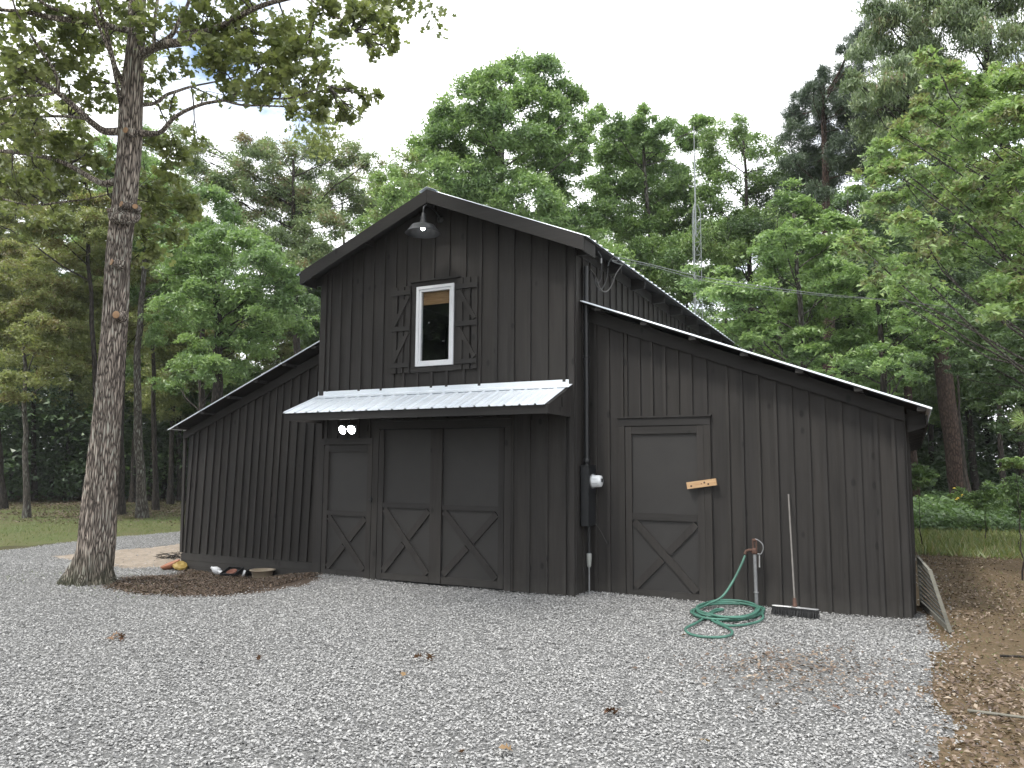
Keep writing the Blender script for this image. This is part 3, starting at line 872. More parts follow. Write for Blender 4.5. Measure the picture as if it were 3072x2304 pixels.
# lean-to roofs
r3 = ribbed('roof', (0.05, zright(0.05) + 0.004), (4.15, zright(4.15) + 0.004), 0.13, YB + 0.2, parent=barn)
r4 = ribbed('roof', (-4.31, zleft(-4.31) + 0.004), (-7.80, zleft(-7.80) + 0.004), 0.13, YB + 0.2, parent=barn)
for i, xx in enumerate(np.linspace(0.3, 4.05, 7)):
    zc = zright(xx)
    MB().bar((xx, 0.145, zc - 0.035), (xx, YB + 0.15, zc - 0.035), 0.045, 0.09, up=(0, 0, 1)).build('purlin', PAINTX, r3)
for i, xx in enumerate(np.linspace(-7.62, -4.55, 6)):
    zc = zleft(xx)
    MB().bar((xx, 0.145, zc - 0.035), (xx, YB + 0.15, zc - 0.035), 0.045, 0.09).build('purlin', PAINTX, r4)
for yy in np.arange(0.52, YB + 0.2, 1.13):
    MB().prism([(3.905, zright(3.905) - 0.06), (4.09, zright(4.09) - 0.06), (4.09, zright(4.09) - 0.2), (3.905, zright(4.09) - 0.26)], 'y', yy, yy + 0.045).build('rafter_tail', PAINTX, r3)
MB().box(4.092, 4.112, 0.42, YB + 0.15, zright(4.11) - 0.17, zright(4.11) - 0.062).build('fascia_board', PAINTX, r3)
deck(r3, 0.06, 4.10, zright, 0.15, YB + 0.1, 0.006, None, 'roof_deck', -0.004)
deck(r4, -7.75, -4.32, zleft, 0.15, YB + 0.1, 0.006, None, 'roof_deck', -0.004)
# light drip edge along the right rake
MB().prism([(0.06, zright(0.06) - 0.006), (4.15, zright(4.15) - 0.006), (4.15, zright(4.15) + 0.008), (0.06, zright(0.06) + 0.008)], 'y', 0.118, 0.124).build('drip_edge', ROOF, r3)
MB().prism([(-7.80, zleft(-7.80) - 0.008), (-4.31, zleft(-4.31) - 0.008), (-4.31, zleft(-4.31) + 0.006), (-7.80, zleft(-7.80) + 0.006)], 'y', 0.118, 0.124).build('drip_edge', ROOF, r4)

# --- awning over the doors
aw = ribbed('awning', (0, 0), (0, 0), 0, 0.5) if False else None
def awning():
    # ribs run from the wall outwards; built in x
    x0, x1 = -4.27, 0.005; A = np.array([-0.028, 2.712]); Bq = np.array([-0.79, 2.402])
    d = (Bq - A) / np.linalg.norm(Bq - A); nrm = np.array([-d[1], d[0]]); nrm = nrm if nrm[1] > 0 else -nrm
    prof = []; x = x0
    while x < x1 - 1e-6:
        prof += [(x, 0), (x + 0.008, 0.019), (x + 0.028, 0.019), (min(x + 0.036, x1), 0), (min(x + 0.12, x1), 0.0), (min(x + 0.127, x1), 0.007), (min(x + 0.14, x1), 0.0)]
        x += 0.2145
    prof = [(min(p[0], x1 - (0.0005 * (7 - i % 7))), p[1]) if p[0] > x1 - 0.01 else p for i, p in enumerate(prof)]
    n = len(prof); vs = []
    for off in (0.0, -0.004):
        for e in (A, Bq):
            for xx, h in prof:
                q = e + nrm * (h + off); vs.append((xx, q[0], q[1]))
    fs = []
    for i in range(n - 1):
        fs += [(i + 1, i, n + i, n + i + 1), (2 * n + i, 2 * n + i + 1, 3 * n + i + 1, 3 * n + i), (n + i + 1, n + i, 3 * n + i, 3 * n + i + 1), (i, i + 1, 2 * n + i + 1, 2 * n + i)]
    fs += [(0, 2 * n, 3 * n, n), (n - 1, 2 * n - 1, 4 * n - 1, 3 * n - 1)]
    a = MB().add(vs, fs).build('awning', ROOF, barn)
    MB().prism([(-0.026, 2.722), (-0.026, 2.79), (-0.03, 2.79), (-0.032, 2.728), (-0.16, 2.678), (-0.16, 2.672)], 'x', x0, x1).build('flashing', ROOF, a)
    MB().box(x0 + 0.06, x1 - 0.02, -0.762, -0.735, 2.292, 2.398).build('fascia_board', PAINTX, a)
    for xa, xb in ((x1 - 0.045, x1 - 0.02), (x0 + 0.06, x0 + 0.085)):
        MB().box(xa, xb, -0.733, -0.03, 2.293, 2.40).build('side_board', PAINT, a)
        MB().prism([(-0.72, 2.402), (-0.03, 2.402), (-0.03, 2.665)], 'x', xa + 0.004, xb - 0.006).build('side_board', PAINT, a)
    MB().box(x1 - 0.019, x1 - 0.004, -0.34, -0.30, 2.405, 2.53).build('batten', PAINT, a)
    for xx in np.linspace(x0 + 0.5, x1 - 0.5, 6):
        MB().prism([(-0.73, 2.30), (-0.03, 2.50), (-0.03, 2.68), (-0.73, 2.40)], 'x', xx, xx + 0.035).build('rafter', PAINT, a)
    MB().box(x0 + 0.09, x1 - 0.05, -0.07, -0.03, 2.36, 2.46).build('ledger', PAINTX, a)
    MB().prism([(-0.75, 2.408), (-0.03, 2.70), (-0.03, 2.682), (-0.75, 2.39)], 'x', x0 + 0.01, x1 - 0.015).build('awning_deck', PAINTX, a)
awning()

# --- window with trim
win = MB()
fr = 0.042
win.box(WX0, WX1, -0.055, 0.02, WZ1 - fr, WZ1).box(WX0, WX1, -0.055, 0.02, WZ0, WZ0 + fr)
win.box(WX0, WX0 + fr, -0.055, 0.02, WZ0 + fr, WZ1 - fr).box(WX1 - fr, WX1, -0.055, 0.02, WZ0 + fr, WZ1 - fr)
win = win.build('window', WHITE, barn)
b = MB(); a0, a1, c0, c1 = WX0 + fr + 0.002, WX1 - fr - 0.002, WZ0 + fr + 0.002, WZ1 - fr - 0.002; s2 = 0.034
b.box(a0, a1, -0.042, 0.012, c1 - s2, c1).box(a0, a1, -0.042, 0.012, c0, c0 + s2).box(a0, a0 + s2, -0.042, 0.012, c0 + s2, c1 - s2).box(a1 - s2, a1, -0.042, 0.012, c0 + s2, c1 - s2)
b.build('sash', WHITE, win)
MB().box(a0 + s2, a1 - s2, -0.018, -0.012, c0 + s2, c1 - s2).build('pane', GLASS, win)
MB().box(a0 + s2 - 0.005, a1 - s2 + 0.005, 0.03, 0.045, c1 - 0.22, c1 - s2 + 0.01).build('blind', BLIND, win)
b = MB()
b.box(-2.545, -1.675, -0.038, -0.004, 4.268, 4.335).box(-2.545, -1.675, -0.038, -0.004, 3.0, 3.08).box(-2.545, WX0 - 0.003, -0.036, -0.004, 3.082, 4.266).box(WX1 + 0.003, -1.775, -0.036, -0.004, 3.082, 4.266)
b.build('window_trim', PAINTX, win)
MB().box(-2.575, -1.72, -0.075, -0.004, 4.338, 4.358).build('drip_ledge', PAINTX, win)
# dim room behind the pane
MB().box(-4.1, -0.1, 3.4, 3.44, 2.67, 4.4).build('partition', simple('dim_wall', (0.05, 0.06, 0.05), 0.9), barn)

# --- shutters
def shutter(x0, x1, z0, z1, left):
    w = (x1 - x0 - 2 * 0.034) / 3
    root = MB()
    rails = [(4.165, 4.235), (3.625, 3.695), (3.085, 3.15)]
    for za, zc in rails: root.box(x0 - 0.006, x1 + 0.006, -0.072, -0.052, za, zc)
    sh_ = root.build('shutter', PAINTX, barn)
    for i in range(3):
        a = x0 + i * (w + 0.034)
        MB().box(a, a + w, -0.0515, -0.033, z0 + random.uniform(-0.006, 0.006), z1 + random.uniform(-0.006, 0.006)).build('slat', PAINT, sh_)
    for (zh, zl) in ((4.163, 3.697), (3.623, 3.152)):
        if left: p, q = (x1 - 0.03, zh - 0.02), (x0 + 0.04, zl + 0.02)
        else: p, q = (x0 + 0.03, zh - 0.02), (x1 - 0.035, zl + 0.02)
        MB().bar((p[0], -0.0625, p[1]), (q[0], -0.0625, q[1]), 0.062, 0.019, up=(0, 0.001, 1)).build('brace', PAINT, sh_)
shutter(-2.885, -2.565, 3.005, 4.30, True)
shutter(-1.765, -1.43, 3.015, 4.33, False)

# --- doors
def door(x0, x1, z0, z1, y, stl, rails, str_=None, dy=0.0, label=None):
    """slab panel with proud stiles, rails and crossed braces; rails: (top0, mid0, mid1, bot1)"""
    str_ = stl if str_ is None else str_
    d = MB().box(x0, x1, y + 0.006 + dy, y + 0.024 + dy, z0, z1).build('door', PANEL, barn, label=label)
    f = y - 0.022 + dy; t = y + 0.0055 + dy
    if stl: MB().box(x0, x0 + stl, f, t, z0, z1).build('stile', PAINT, d)
    if str_: MB().box(x1 - str_, x1, f, t, z0, z1).build('stile', PAINT, d)
    a, c = x0 + (stl or 0) + 0.002, x1 - (str_ or 0) - 0.002
    top0, mid0, mid1, bot1 = rails
    if top0: MB().box(a, c, f + 0.001, t, top0, z1 - 0.001).build('rail', PAINTX, d)
    MB().box(a, c, f + 0.001, t, mid0, mid1).build('rail', PAINTX, d)
    MB().box(a, c, f + 0.001, t, z0 + 0.001, bot1).build('rail', PAINTX, d)
    yc = (f + t) / 2
    w = 0.09
    za, zc = bot1 + 0.004, mid0 - 0.004
    L1 = math.hypot(c - a, zc - za); ux, uz = (c - a) / L1, (zc - za) / L1
    MB().bar((a + 0.03, yc, zc - 0.02), (c - 0.03, yc, za + 0.02), w, t - f - 0.002, up=(0, 0.001, 1)).build('brace', PAINT, d)
    for s_, e_ in ((0.03, 0.5), (0.5, 0.97)):
        o_ = 0.06 / L1
        p0 = (a + (c - a) * (s_ if s_ < 0.4 else 0.5 + o_), za + (zc - za) * (s_ if s_ < 0.4 else 0.5 + o_))
        p1 = (a + (c - a) * (e_ if e_ > 0.6 else 0.5 - o_), za + (zc - za) * (e_ if e_ > 0.6 else 0.5 - o_))
        MB().bar((p0[0], yc + 0.002, p0[1]), (p1[0], yc + 0.002, p1[1]), w, t - f - 0.004, up=(0, 0.001, 1)).build('brace', PAINT, d)
    return d
def casing(x0, x1, zt, w, y, side_w=None, z0=0.0):
    side_w = side_w or w
    MB().box(x0, x0 + side_w, y - 0.040, y - 0.004, z0, zt - w - 0.002).build('door_casing', PAINT, barn)
    MB().box(x1 - side_w, x1, y - 0.040, y - 0.004, z0, zt - w - 0.002).build('door_casing', PAINT, barn)
    MB().box(x0, x1, y - 0.042, y - 0.004, zt - w, zt).build('door_casing', PAINTX, barn)
casing(-4.2, -3.195, 2.06, 0.095, 0.0, 0.085)
d1 = door(-4.105, -3.20, 0.02, 1.955, -0.015, 0.085, (1.86, 0.90, 0.972, 0.10), label='narrow crossed door under the floodlight')
MB().box(-3.23, -3.165, -0.062, -0.040, 1.145, 1.160).box(-3.195, -3.18, -0.068, -0.040, 1.12, 1.19).build('latch', DARKMETAL, d1)
casing(-3.185, -0.885, 2.29, 0.10, -0.001, 0.10)
MB().box(-3.185, -0.885, -0.06, -0.004, 2.293, 2.32).build('drip_ledge', PAINTX, barn)
d2 = door(-3.075, -1.985, 0.02, 2.17, -0.015, 0.085, (None, 1.045, 1.115, 0.11), 0.19, label='left leaf of the wide crossed double door')
d3 = door(-1.98, -1.0, 0.02, 2.17, -0.005, 0.0, (None, 1.035, 1.105, 0.115), 0.085, label='right leaf of the wide crossed double door')
casing(0.474, 1.69, 2.286, 0.10, YL, 0.088)
MB().box(0.46, 1.705, YL - 0.06, YL - 0.004, 2.288, 2.312).build('drip_ledge', PAINTX, barn)
d4 = door(0.572, 1.60, -0.005, 2.175, YL - 0.016, 0.085, (2.08, 0.97, 1.055, 0.085), label='crossed door of the right lean-to')

# ================================================================== things fixed to the barn
def thing_mesh(mb, name, mat, label, cat, group=None):
    return mb.build(name, mat, None, label=label, cat=cat, group=group)
# gooseneck lamp
t = empty('gooseneck_lamp', (-2.1, -0.004, 5.2), 'black gooseneck barn lamp with lit bulb under the gable peak', 'wall lamp')
lc = Vector((0.0, -0.45, -0.14))   # shade top centre, local
MB().lathe([(0.0, 0.028), (0.03, 0.026), (0.055, 0.012), (0.06, 0.0)], (0.02, -0.024, 0.05), 20, (0, -1, 0)).build('wall_plate', DARKMETAL, t)
arm = [(0.02, -0.04, 0.05), (0.02, -0.12, 0.11), (0.01, -0.25, 0.155), (0.0, -0.38, 0.155), (0.0, -0.44, 0.11), (0.0, -0.45, 0.05), (0, -0.45, 0.0)]
MB().tube(arm, 0.011, 8).build('arm', DARKMETAL, t)
MB().lathe([(0.014, 0.16), (0.024, 0.15), (0.024, 0.11), (0.032, 0.10), (0.03, 0.07), (0.038, 0.05), (0.05, 0.0)], lc, 20).build('socket', DARKMETAL, t)
SH = [(0.05, 0.0), (0.11, -0.010), (0.165, -0.030), (0.195, -0.075), (0.245, -0.135), (0.254, -0.138)]
shade_in = [(r_ - 0.004, h - 0.004) for r_, h in SH][::-1]
MB().lathe(SH + shade_in + [(0.02, -0.006)], lc, 40).build('lamp_shade', DARKMETAL, t)
MB().lathe([(0.0, -0.098), (0.018, -0.094), (0.03, -0.075), (0.032, -0.055), (0.02, -0.03), (0.014, -0.01)], lc, 16).build('bulb', BULB, t)

# floodlight above the narrow door
t = empty('floodlight', (-3.60, -0.004, 2.2), 'twin head floodlight glowing white above the narrow door', 'floodlight')
MB().box(-0.07, 0.07, -0.05, 0.0, -0.035, 0.055).build('housing', WHITE, t)
for sx in (-0.075, 0.085):
    hd = MB().lathe([(0.0, 0.05), (0.04, 0.048), (0.062, 0.02), (0.067, -0.03), (0.062, -0.032)], (sx, -0.12, -0.01), 18, (-sx * 2, 1, 0.35)).build('lamp_head', WHITE, t)
    MB().lathe([(0.0, -0.038), (0.05, -0.037), (0.062, -0.030)], (sx, -0.12, -0.01), 18, (-sx * 2, 1, 0.35)).build('lens', LED, hd)
MB().lathe([(0.0, 0.0), (0.02, 0.006), (0.025, 0.02), (0.022, 0.05)], (0.0, -0.07, -0.05), 12, (0, 1, 0)).build('sensor', WHITE, t)
thing_mesh(MB().box(-3.365, -3.29, -0.05, -0.024, 2.165, 2.25).box(-3.335, -3.31, -0.058, -0.05, 2.215, 2.23), 'junction_box', PAINTX, 'small painted junction box right of the twin floodlight', 'junction box')

# meter box, meter, conduits
t = empty('meter_box', (0.05, 0.27, 0.88), 'tall dark painted electric meter box on the inner corner of the barn', 'meter box')
MB().box(-0.0, 0.10, -0.13, 0.13, 0.0, 0.775).build('box', DARKMETAL, t)
MB().box(0.101, 0.108, -0.125, 0.125, 0.01, 0.40).build('lower_cover', DARKMETAL, t)
MB().box(0.101, 0.112, -0.125, 0.125, 0.415, 0.765).build('upper_cover', DARKMETAL, t)
MB().box(-0.002, 0.112, -0.14, 0.14, 0.777, 0.79).build('lid', DARKMETAL, t)
MB().lathe([(0.09, 0.0), (0.09, 0.015), (0.098, 0.016), (0.098, 0.0)], (0.113, 0.0, 0.58), 24, (1, 0, 0)).build('meter_ring', STEEL, t)
t2 = empty('electric_meter', (0.163, 0.27, 1.46), 'round glass electric meter sticking out of the dark meter box', 'electric meter')
METG = simple('meter_glass', (0.62, 0.64, 0.66), 0.12, var=0.05)
MB().lathe([(0.0, 0.135), (0.05, 0.134), (0.072, 0.125), (0.078, 0.10), (0.08, 0.015), (0.085, 0.013), (0.085, 0.002)], (0.0, 0, 0), 28, (1, 0, 0)).build('glass_cover', METG, t2)
for zz in (-0.03, 0.03):
    MB().box(0.02, 0.1, -0.081, -0.0795, zz - 0.002, zz + 0.002).build('seam', STEEL, t2)
MB().box(0.134, 0.137, -0.03, 0.03, -0.01, 0.035).build('dial', BLACK, t2)
thing_mesh(MB().tube([(0.095, 0.24, 1.67), (0.095, 0.24, 3.0), (0.095, 0.24, 4.36)], 0.032, 14).lathe([(0.036, 0), (0.045, 0.01), (0.045, 0.06), (0.036, 0.07)], (0.095, 0.24, 1.69), 14).lathe([(0.036, 0), (0.045, 0.01), (0.036, 0.03)], (0.095, 0.24, 3.1), 14), 'service_conduit', DARKMETAL, 'dark upright conduit running from the meter box to the eave', 'pipe')
t = empty('ground_conduit', (0.10, 0.30, 0.0), 'thin conduit with pale coupling between meter box and gravel', 'pipe')
MB().tube([(0, 0, 0.48), (0, 0, 0.878)], 0.018, 10).build('pipe', DARKMETAL, t)
MB().lathe([(0.018, 0.0), (0.026, 0.02), (0.03, 0.07), (0.034, 0.11), (0.034, 0.17), (0.028, 0.18)], (0, 0, 0.34), 12).build('coupling', simple('grey_plastic', (0.30, 0.31, 0.29), 0.5), t)
MB().tube([(0, 0, -0.1), (0, 0, 0.35)], 0.012, 8).build('rod', STEEL, t)
thing_mesh(MB().tube([(0.15, 0.42, 0.90), (0.22, 0.425, 0.80), (0.28, 0.43, 0.69), (0.33, 0.43, 0.60)], 0.0035, 5), 'loose_wire', CABLE, 'short loose wire hanging below the meter box', 'wire')

# service cables at the eave
def catm(pts, n=8):
    pts = [np.array(p, float) for p in pts]; P_ = [pts[0]] + pts + [pts[-1]]; out = []
    for i in range(1, len(P_) - 2):
        for k in range(n):
            t_ = k / n
            out.append(0.5 * ((2 * P_[i]) + (-P_[i - 1] + P_[i + 1]) * t_ + (2 * P_[i - 1] - 5 * P_[i] + 4 * P_[i + 1] - P_[i + 2]) * t_ ** 2 + (-P_[i - 1] + 3 * P_[i] - 3 * P_[i + 1] + P_[i + 2]) * t_ ** 3))
    out.append(pts[-1]); return out
def on_x(px, py, X):
    v = ray(px, py); return CAM + v * ((X - CAM[0]) / v[0])
def cz(a, b, X): return on_x(1650 + a * .1808, 650 + b * .1808, X)
c1 = [cz(660, 870, .08), cz(740, 990, .14), cz(760, 1120, .2), cz(830, 1215, .22), cz(900, 1130, .22), cz(950, 980, .22), cz(960, 850, .22)]
c2 = [cz(670, 870, .08), cz(760, 1000, .16), cz(830, 1190, .24), cz(920, 1245, .26), cz(1010, 1160, .27), cz(1100, 940, .3), cz(1220, 775, .33)]
c3 = [cz(800, 575, .25), cz(850, 680, .24), cz(855, 860, .22), cz(845, 1030, .2), cz(790, 1110, .18), cz(740, 1020, .14), cz(680, 880, .08)]
for pts, lab, mt in ((c1, 'dark looped service cable hanging lowest on the left under the eave', CABLEB), (c2, 'widest looped cable drooping from the eave edge to the wall', CABLE), (c3, 'looped cable with a pale splice dropping from the first rafter tail', CABLEB)):
    thing_mesh(MB().tube(catm(pts), 0.009, 6), 'service_cable', mt, lab, 'cable')
sp_ = cz(848, 730, .24)
thing_mesh(MB().tube([sp_ + np.array([0, 0, .035]), sp_ - np.array([0, 0, .035])], 0.015, 8), 'cable_splice', STEEL, 'pale grey splice sleeve on the looped cable under the eave', 'splice')
ins = cz(1060, 660, .34)
far = at_depth(2789, 914, 13.2); far2 = at_depth(3200, 985, 15)
def sag(a, b_, s_, n=24):
    a = np.array(a); b_ = np.array(b_)
    return [a + (b_ - a) * (i / n) - np.array([0, 0, s_ * 4 * (i / n) * (1 - i / n)]) for i in range(n + 1)]
WIRE = simple('twisted_wire', (0.15, 0.16, 0.16), 0.5)
mid_ = at_depth(2140, 837, 11.6)
def drop(p0, dz): return catm([p0, at_depth(1950, 793 + dz, 11.0), mid_ + np.array([0, 0, -dz * .01]), at_depth(2450, 880 + dz, 12.4), far, far2], 5)
thing_mesh(MB().tube(drop(ins, 0), 0.0055, 5), 'overhead_wire', WIRE, 'upper overhead wire running from the barn eave into the woods', 'wire')
thing_mesh(MB().tube(drop(ins - np.array([0.0, -0.25, 0.02]), 5), 0.004, 5), 'overhead_wire', WIRE, 'lower overhead wire sagging from the barn eave toward the woods', 'wire')
ip = cz(1050, 680, .3)
thing_mesh(MB().tube(catm([cz(960, 820, .2), cz(985, 740, .26), cz(1060, 665, .33), cz(1130, 690, .34), cz(1100, 735, .33), cz(1030, 720, .31), cz(1080, 760, .32), cz(1190, 790, .33), cz(1220, 775, .34)]), 0.006, 5), 'tie_wire', WIRE, 'bright tangled tie wire where the overhead lines meet the eave', 'wire')

# turned board used as a door stop
pk = on_y(1650 + 1258 * .3617, 1350 + 280 * .3617, YL - 0.075)
t = MB().box(-0.185, 0.185, -0.019, 0.019, -0.042, 0.042).build('wood_block', PINE, None, label='unpainted pine board nailed across the right lean-to door edge', cat='board')
t.location = tuple(pk); t.rotation_euler = (0, R(-8.5), 0)
MB().box(-0.006, 0.006, -0.0215, -0.019, -0.006, 0.006).build('screw', RUST, t)
kn = MB()
for a_, b_ in ((-0.13, -0.012), (0.04, 0.01), (0.085, -0.015)):
    kn.lathe([(0.0, 0.0205), (0.008, 0.0203), (0.013, 0.0195)], (a_, 0, b_), 10, (0, -1, 0))
kn.build('knot', RUST, t)

# yard hydrant
t = empty('yard_hydrant', (2.221, 0.30, 0.0), 'rusty headed yard hydrant on grey standpipe by the lean-to wall', 'hydrant')
MB().tube([(0, 0, -0.1), (-0.01, 0, 0.64)], 0.021, 14).build('standpipe', STEEL, t)
MB().lathe([(0.022, 0), (0.03, 0.0), (0.03, 0.012), (0.022, 0.014)], (-0.002, 0, 0.17), 14).build('clamp', STEEL, t)
b = MB()
b.lathe([(0.024, 0), (0.034, 0.01), (0.036, 0.03), (0.03, 0.05), (0.028, 0.07), (0.0, 0.075)], (-0.01, 0, 0.62), 14)
b.tube([(-0.01, 0, 0.665), (-0.07, -0.01, 0.668), (-0.105, -0.018, 0.655), (-0.118, -0.02, 0.62)], [0.02, 0.017, 0.017, 0.02], 10)
b.box(-0.035, -0.015, -0.012, 0.012, 0.68, 0.80).box(0.005, 0.02, -0.012, 0.012, 0.68, 0.79)
b.lathe([(0.0, -0.016), (0.02, -0.016), (0.02, 0.016), (0.0, 0.016)], (-0.008, 0, 0.785), 12, (0, 1, 0))
b.build('head', RUST, t)
MB().tube(catm([(0.0, 0, 0.80), (0.04, 0, 0.785), (0.085, 0, 0.74), (0.09, 0, 0.68), (0.06, 0, 0.625), (0.02, 0, 0.63)], 4), 0.007, 6).build('lever', STEEL, t)
MB().tube([(0.045, 0, 0.61), (0.042, 0, 0.47)], 0.008, 6).build('lever_rod', CHROME, t)

# hose
def hz_(x, y, z=0.0): return (x, y, float(gh(x, y)) + 0.024 + z)
g = random.Random(4)
pts = [(2.103, 0.28, 0.60), (2.06, 0.22, 0.48), (1.98, 0.12, 0.30), (1.88, 0.0, 0.14), (1.74, -0.12, 0.06)]
cx0, cy0 = 2.0, -0.28
ang = 2.7
for i in range(44):
    ang += 2 * math.pi / 9.5
    rx_ = 0.36 + 0.05 * math.sin(i * 1.3) + g.uniform(-0.015, 0.015); ry_ = 0.52 + 0.07 * math.cos(i * 0.9)
    pts.append(hz_(cx0 + rx_ * math.cos(ang) + 0.03 * math.sin(i * .5), cy0 + ry_ * math.sin(ang), 0.022 * (i % 10) / 10 + 0.02 * (i // 10) * 0.6))
hf = lambda X, Y: tuple(on_z(1980 + X * .27125, 1600 + Y * .27125, 0.03))
for X, Y in ((1060, 830), (1140, 900), (1090, 960), (900, 1000), (720, 1000), (600, 930), (580, 870), (700, 835), (600, 840), (440, 960), (330, 1020), (280, 1060), (330, 1110), (460, 1140), (640, 1145), (770, 1120), (800, 1075), (740, 1030), (620, 975), (540, 930)):
    p = hf(X, Y); pts.append((p[0], p[1], float(gh(p[0], p[1])) + 0.035))
hose = empty('garden_hose', (2.0, -0.3, 0.0), 'coiled green garden hose on the gravel below the hydrant', 'hose')
hl = [tuple(np.array(p) - np.array([2.0, -0.3, 0.0])) for p in catm(pts, 6)]
MB().tube(hl, 0.0135, 8).build('tube', HOSE, hose)
e_ = np.array(hl[-1]); MB().tube([e_, e_ + np.array([-0.03, 0.02, 0.0])], 0.016, 8).build('coupling', CHROME, hose)

# push broom leaning on the wall
bh = np.array([2.70, -0.07, 0.0])
t = empty('push_broom', tuple(bh), 'wide black push broom leaning its pale handle on the wall', 'broom')
br = MB(); ax = Vector((1, -0.14, 0)).normalized(); pr = Vector((0.14, 1, 0)).normalized()
g = random.Random(5)
for i in range(150):
    u = -0.25 + 0.5 * i / 149
    for v_ in (-0.022, 0.0, 0.022):
        p = Vector((0, 0, 0.075)) + ax * u + pr * v_
        q = Vector((p.x + g.uniform(-.012, .012), p.y + g.uniform(-.02, .012) - 0.01, 0.004))
        br.bar(p, q, 0.006, 0.004)
br.build('bristles', BLACK, t, kind='stuff')
MB().bar(ax * -0.255 + Vector((0, 0, 0.085)), ax * 0.255 + Vector((0, 0, 0.085)), 0.018, 0.06).build('head', BLACK, t)
rim = [ax * u + pr * v_ + Vector((0, 0, 0.098)) for u, v_ in ((-0.24, -0.026), (0.24, -0.026), (0.255, 0.0), (0.24, 0.026), (-0.24, 0.026), (-0.255, 0.0), (-0.24, -0.026))]
MB().tube(rim, 0.004, 5).build('rim', CHROME, t)
MB().box(-0.045, 0.045, -0.03, 0.03, 0.096, 0.106).build('bracket', CHROME, t)
tip = np.array([2.602, 0.41, 1.335]) - bh
MB().tube([(0.0, 0.0, 0.10), (-0.01, 0.04, 0.19)], [0.026, 0.018], 10).build('socket', RUST, t)
MB().tube([(-0.008, 0.035, 0.17), tuple(tip)], 0.010, 10).build('handle', simple('worn_wood_handle', (0.13, 0.122, 0.112), 0.6), t)

SLATWOOD = paint_wood('dark_weathered_slats', (0.06, 0.06, 0.052), 'x', 0.4)
# slatted wooden panel leaning on the side wall
A0, B0, C0, D0 = Vector((3.945, 1.50, 0.575)), Vector((3.955, 1.47, 0.0)), Vector((4.055, -0.18, 0.585)), Vector((4.21, -0.23, 0.0))
t = empty('slatted_panel', (3.95, 0.6, 0.0), 'weathered grey slatted wooden panel leaning at the right side of the barn', 'wooden panel')
o_ = Vector((3.95, 0.6, 0.0)); lp = lambda u, v_: (A0 * (1 - u) * v_ + B0 * (1 - u) * (1 - v_) + C0 * u * v_ + D0 * u * (1 - v_)) - o_
nrm = (D0 - B0).cross(A0 - B0).normalized()
for u in (0.01, 0.99): MB().bar(lp(u, 0.0), lp(u, 1.03), 0.045, 0.035, up=(0, 1, 0)).build('stile', GREYWOOD, t)
for v_, w in ((0.04, 0.06), (0.97, 0.045)): MB().bar(lp(0.0, v_), lp(1.0, v_), w, 0.028).build('rail', GREYWOOD, t)
for i in range(9):
    v_ = 0.14 + i * 0.092
    MB().bar(lp(0.015, v_), lp(0.985, v_), 0.016, 0.012).build('slat', SLATWOOD, t)

# odds and ends beside the left skirting
def item(px, py, Y): 
    p = on_y(500 + px * .208, 1640 + py * .208, Y); return (p[0], p[1], float(gh(p[0], p[1])))
p = item(1380, 420, 0.22)
t = empty('tub', p, 'tan plastic tub with wide rim on the mulch by the skirting', 'tub')
TAN = simple('tan_plastic', (0.27, 0.22, 0.16), 0.5)
MB().lathe([(0.0, 0.004), (0.14, 0.004), (0.155, 0.03), (0.175, 0.125), (0.205, 0.13), (0.205, 0.14), (0.17, 0.14), (0.15, 0.035), (0.0, 0.02)], (0, 0, 0.01), 28).build('bowl', TAN, t)
p = item(950, 390, 0.26)
t = empty('tray', p, 'tilted black plastic tray holding a terracotta saucer near the tub', 'tray')
b = MB(); b.box(-0.15, 0.15, -0.12, 0.12, 0, 0.012)
for a in ((-0.15, -0.138, -0.12, 0.12), (0.138, 0.15, -0.12, 0.12), (-0.137, 0.137, -0.12, -0.108), (-0.137, 0.137, 0.108, 0.12)): b.box(a[0], a[1], a[2], a[3], 0.013, 0.06)
o = b.build('tray_body', BLACK, t); t.rotation_euler = (R(22), 0, R(8)); t.location.z += 0.05
MB().lathe([(0.0, 0.015), (0.07, 0.015), (0.085, 0.045), (0.078, 0.045), (0.06, 0.025), (0.0, 0.025)], (0, -0.01, 0), 20).build('saucer', simple('terracotta', (0.15, 0.06, 0.04), 0.8), t)
for (ax_, ay_, s_, lab) in ((765, 385, 1.0, 'larger white jug lying beside the black tray'), (815, 390, 0.6, 'small white cup lying beside the black tray')):
    p = item(ax_, ay_, 0.27)
    o = thing_mesh(MB().lathe([(0.0, 0.0), (0.05, 0.002), (0.062, 0.03), (0.06, 0.09), (0.035, 0.13), (0.02, 0.15), (0.02, 0.17), (0.0, 0.17)], (0, 0, 0), 18), 'jug' if s_ == 1 else 'cup', WHITE, lab, 'jug' if s_ == 1 else 'cup')
    o.scale = (s_,) * 3; o.location = (p[0], p[1], p[2] + 0.05 * s_); o.rotation_euler = (R(35), R(-50), 0)
p = item(1190, 385, 0.30)
t = empty('pot', p, 'small black pot on its side between tray and tub', 'pot')
MB().lathe([(0.0, 0.0), (0.05, 0.0), (0.075, 0.13), (0.082, 0.13), (0.082, 0.145), (0.07, 0.145), (0.047, 0.01), (0.0, 0.01)], (0, 0, 0.07), 18, (0.8, -0.6, 0.05)).build('pot_body', BLACK, t)
MB().lathe([(0.05, 0.0), (0.052, 0.03), (0.045, 0.03)], (-0.05, -0.05, 0.06), 14, (-0.6, -0.7, 0.3)).build('ring', WHITE, t)
p = on_ground(500 + 110 * .208, 1640 + 335 * .208)
t = empty('toy_scoop', tuple(p), 'orange and yellow plastic scoop on gravel at the lean-to corner', 'toy')
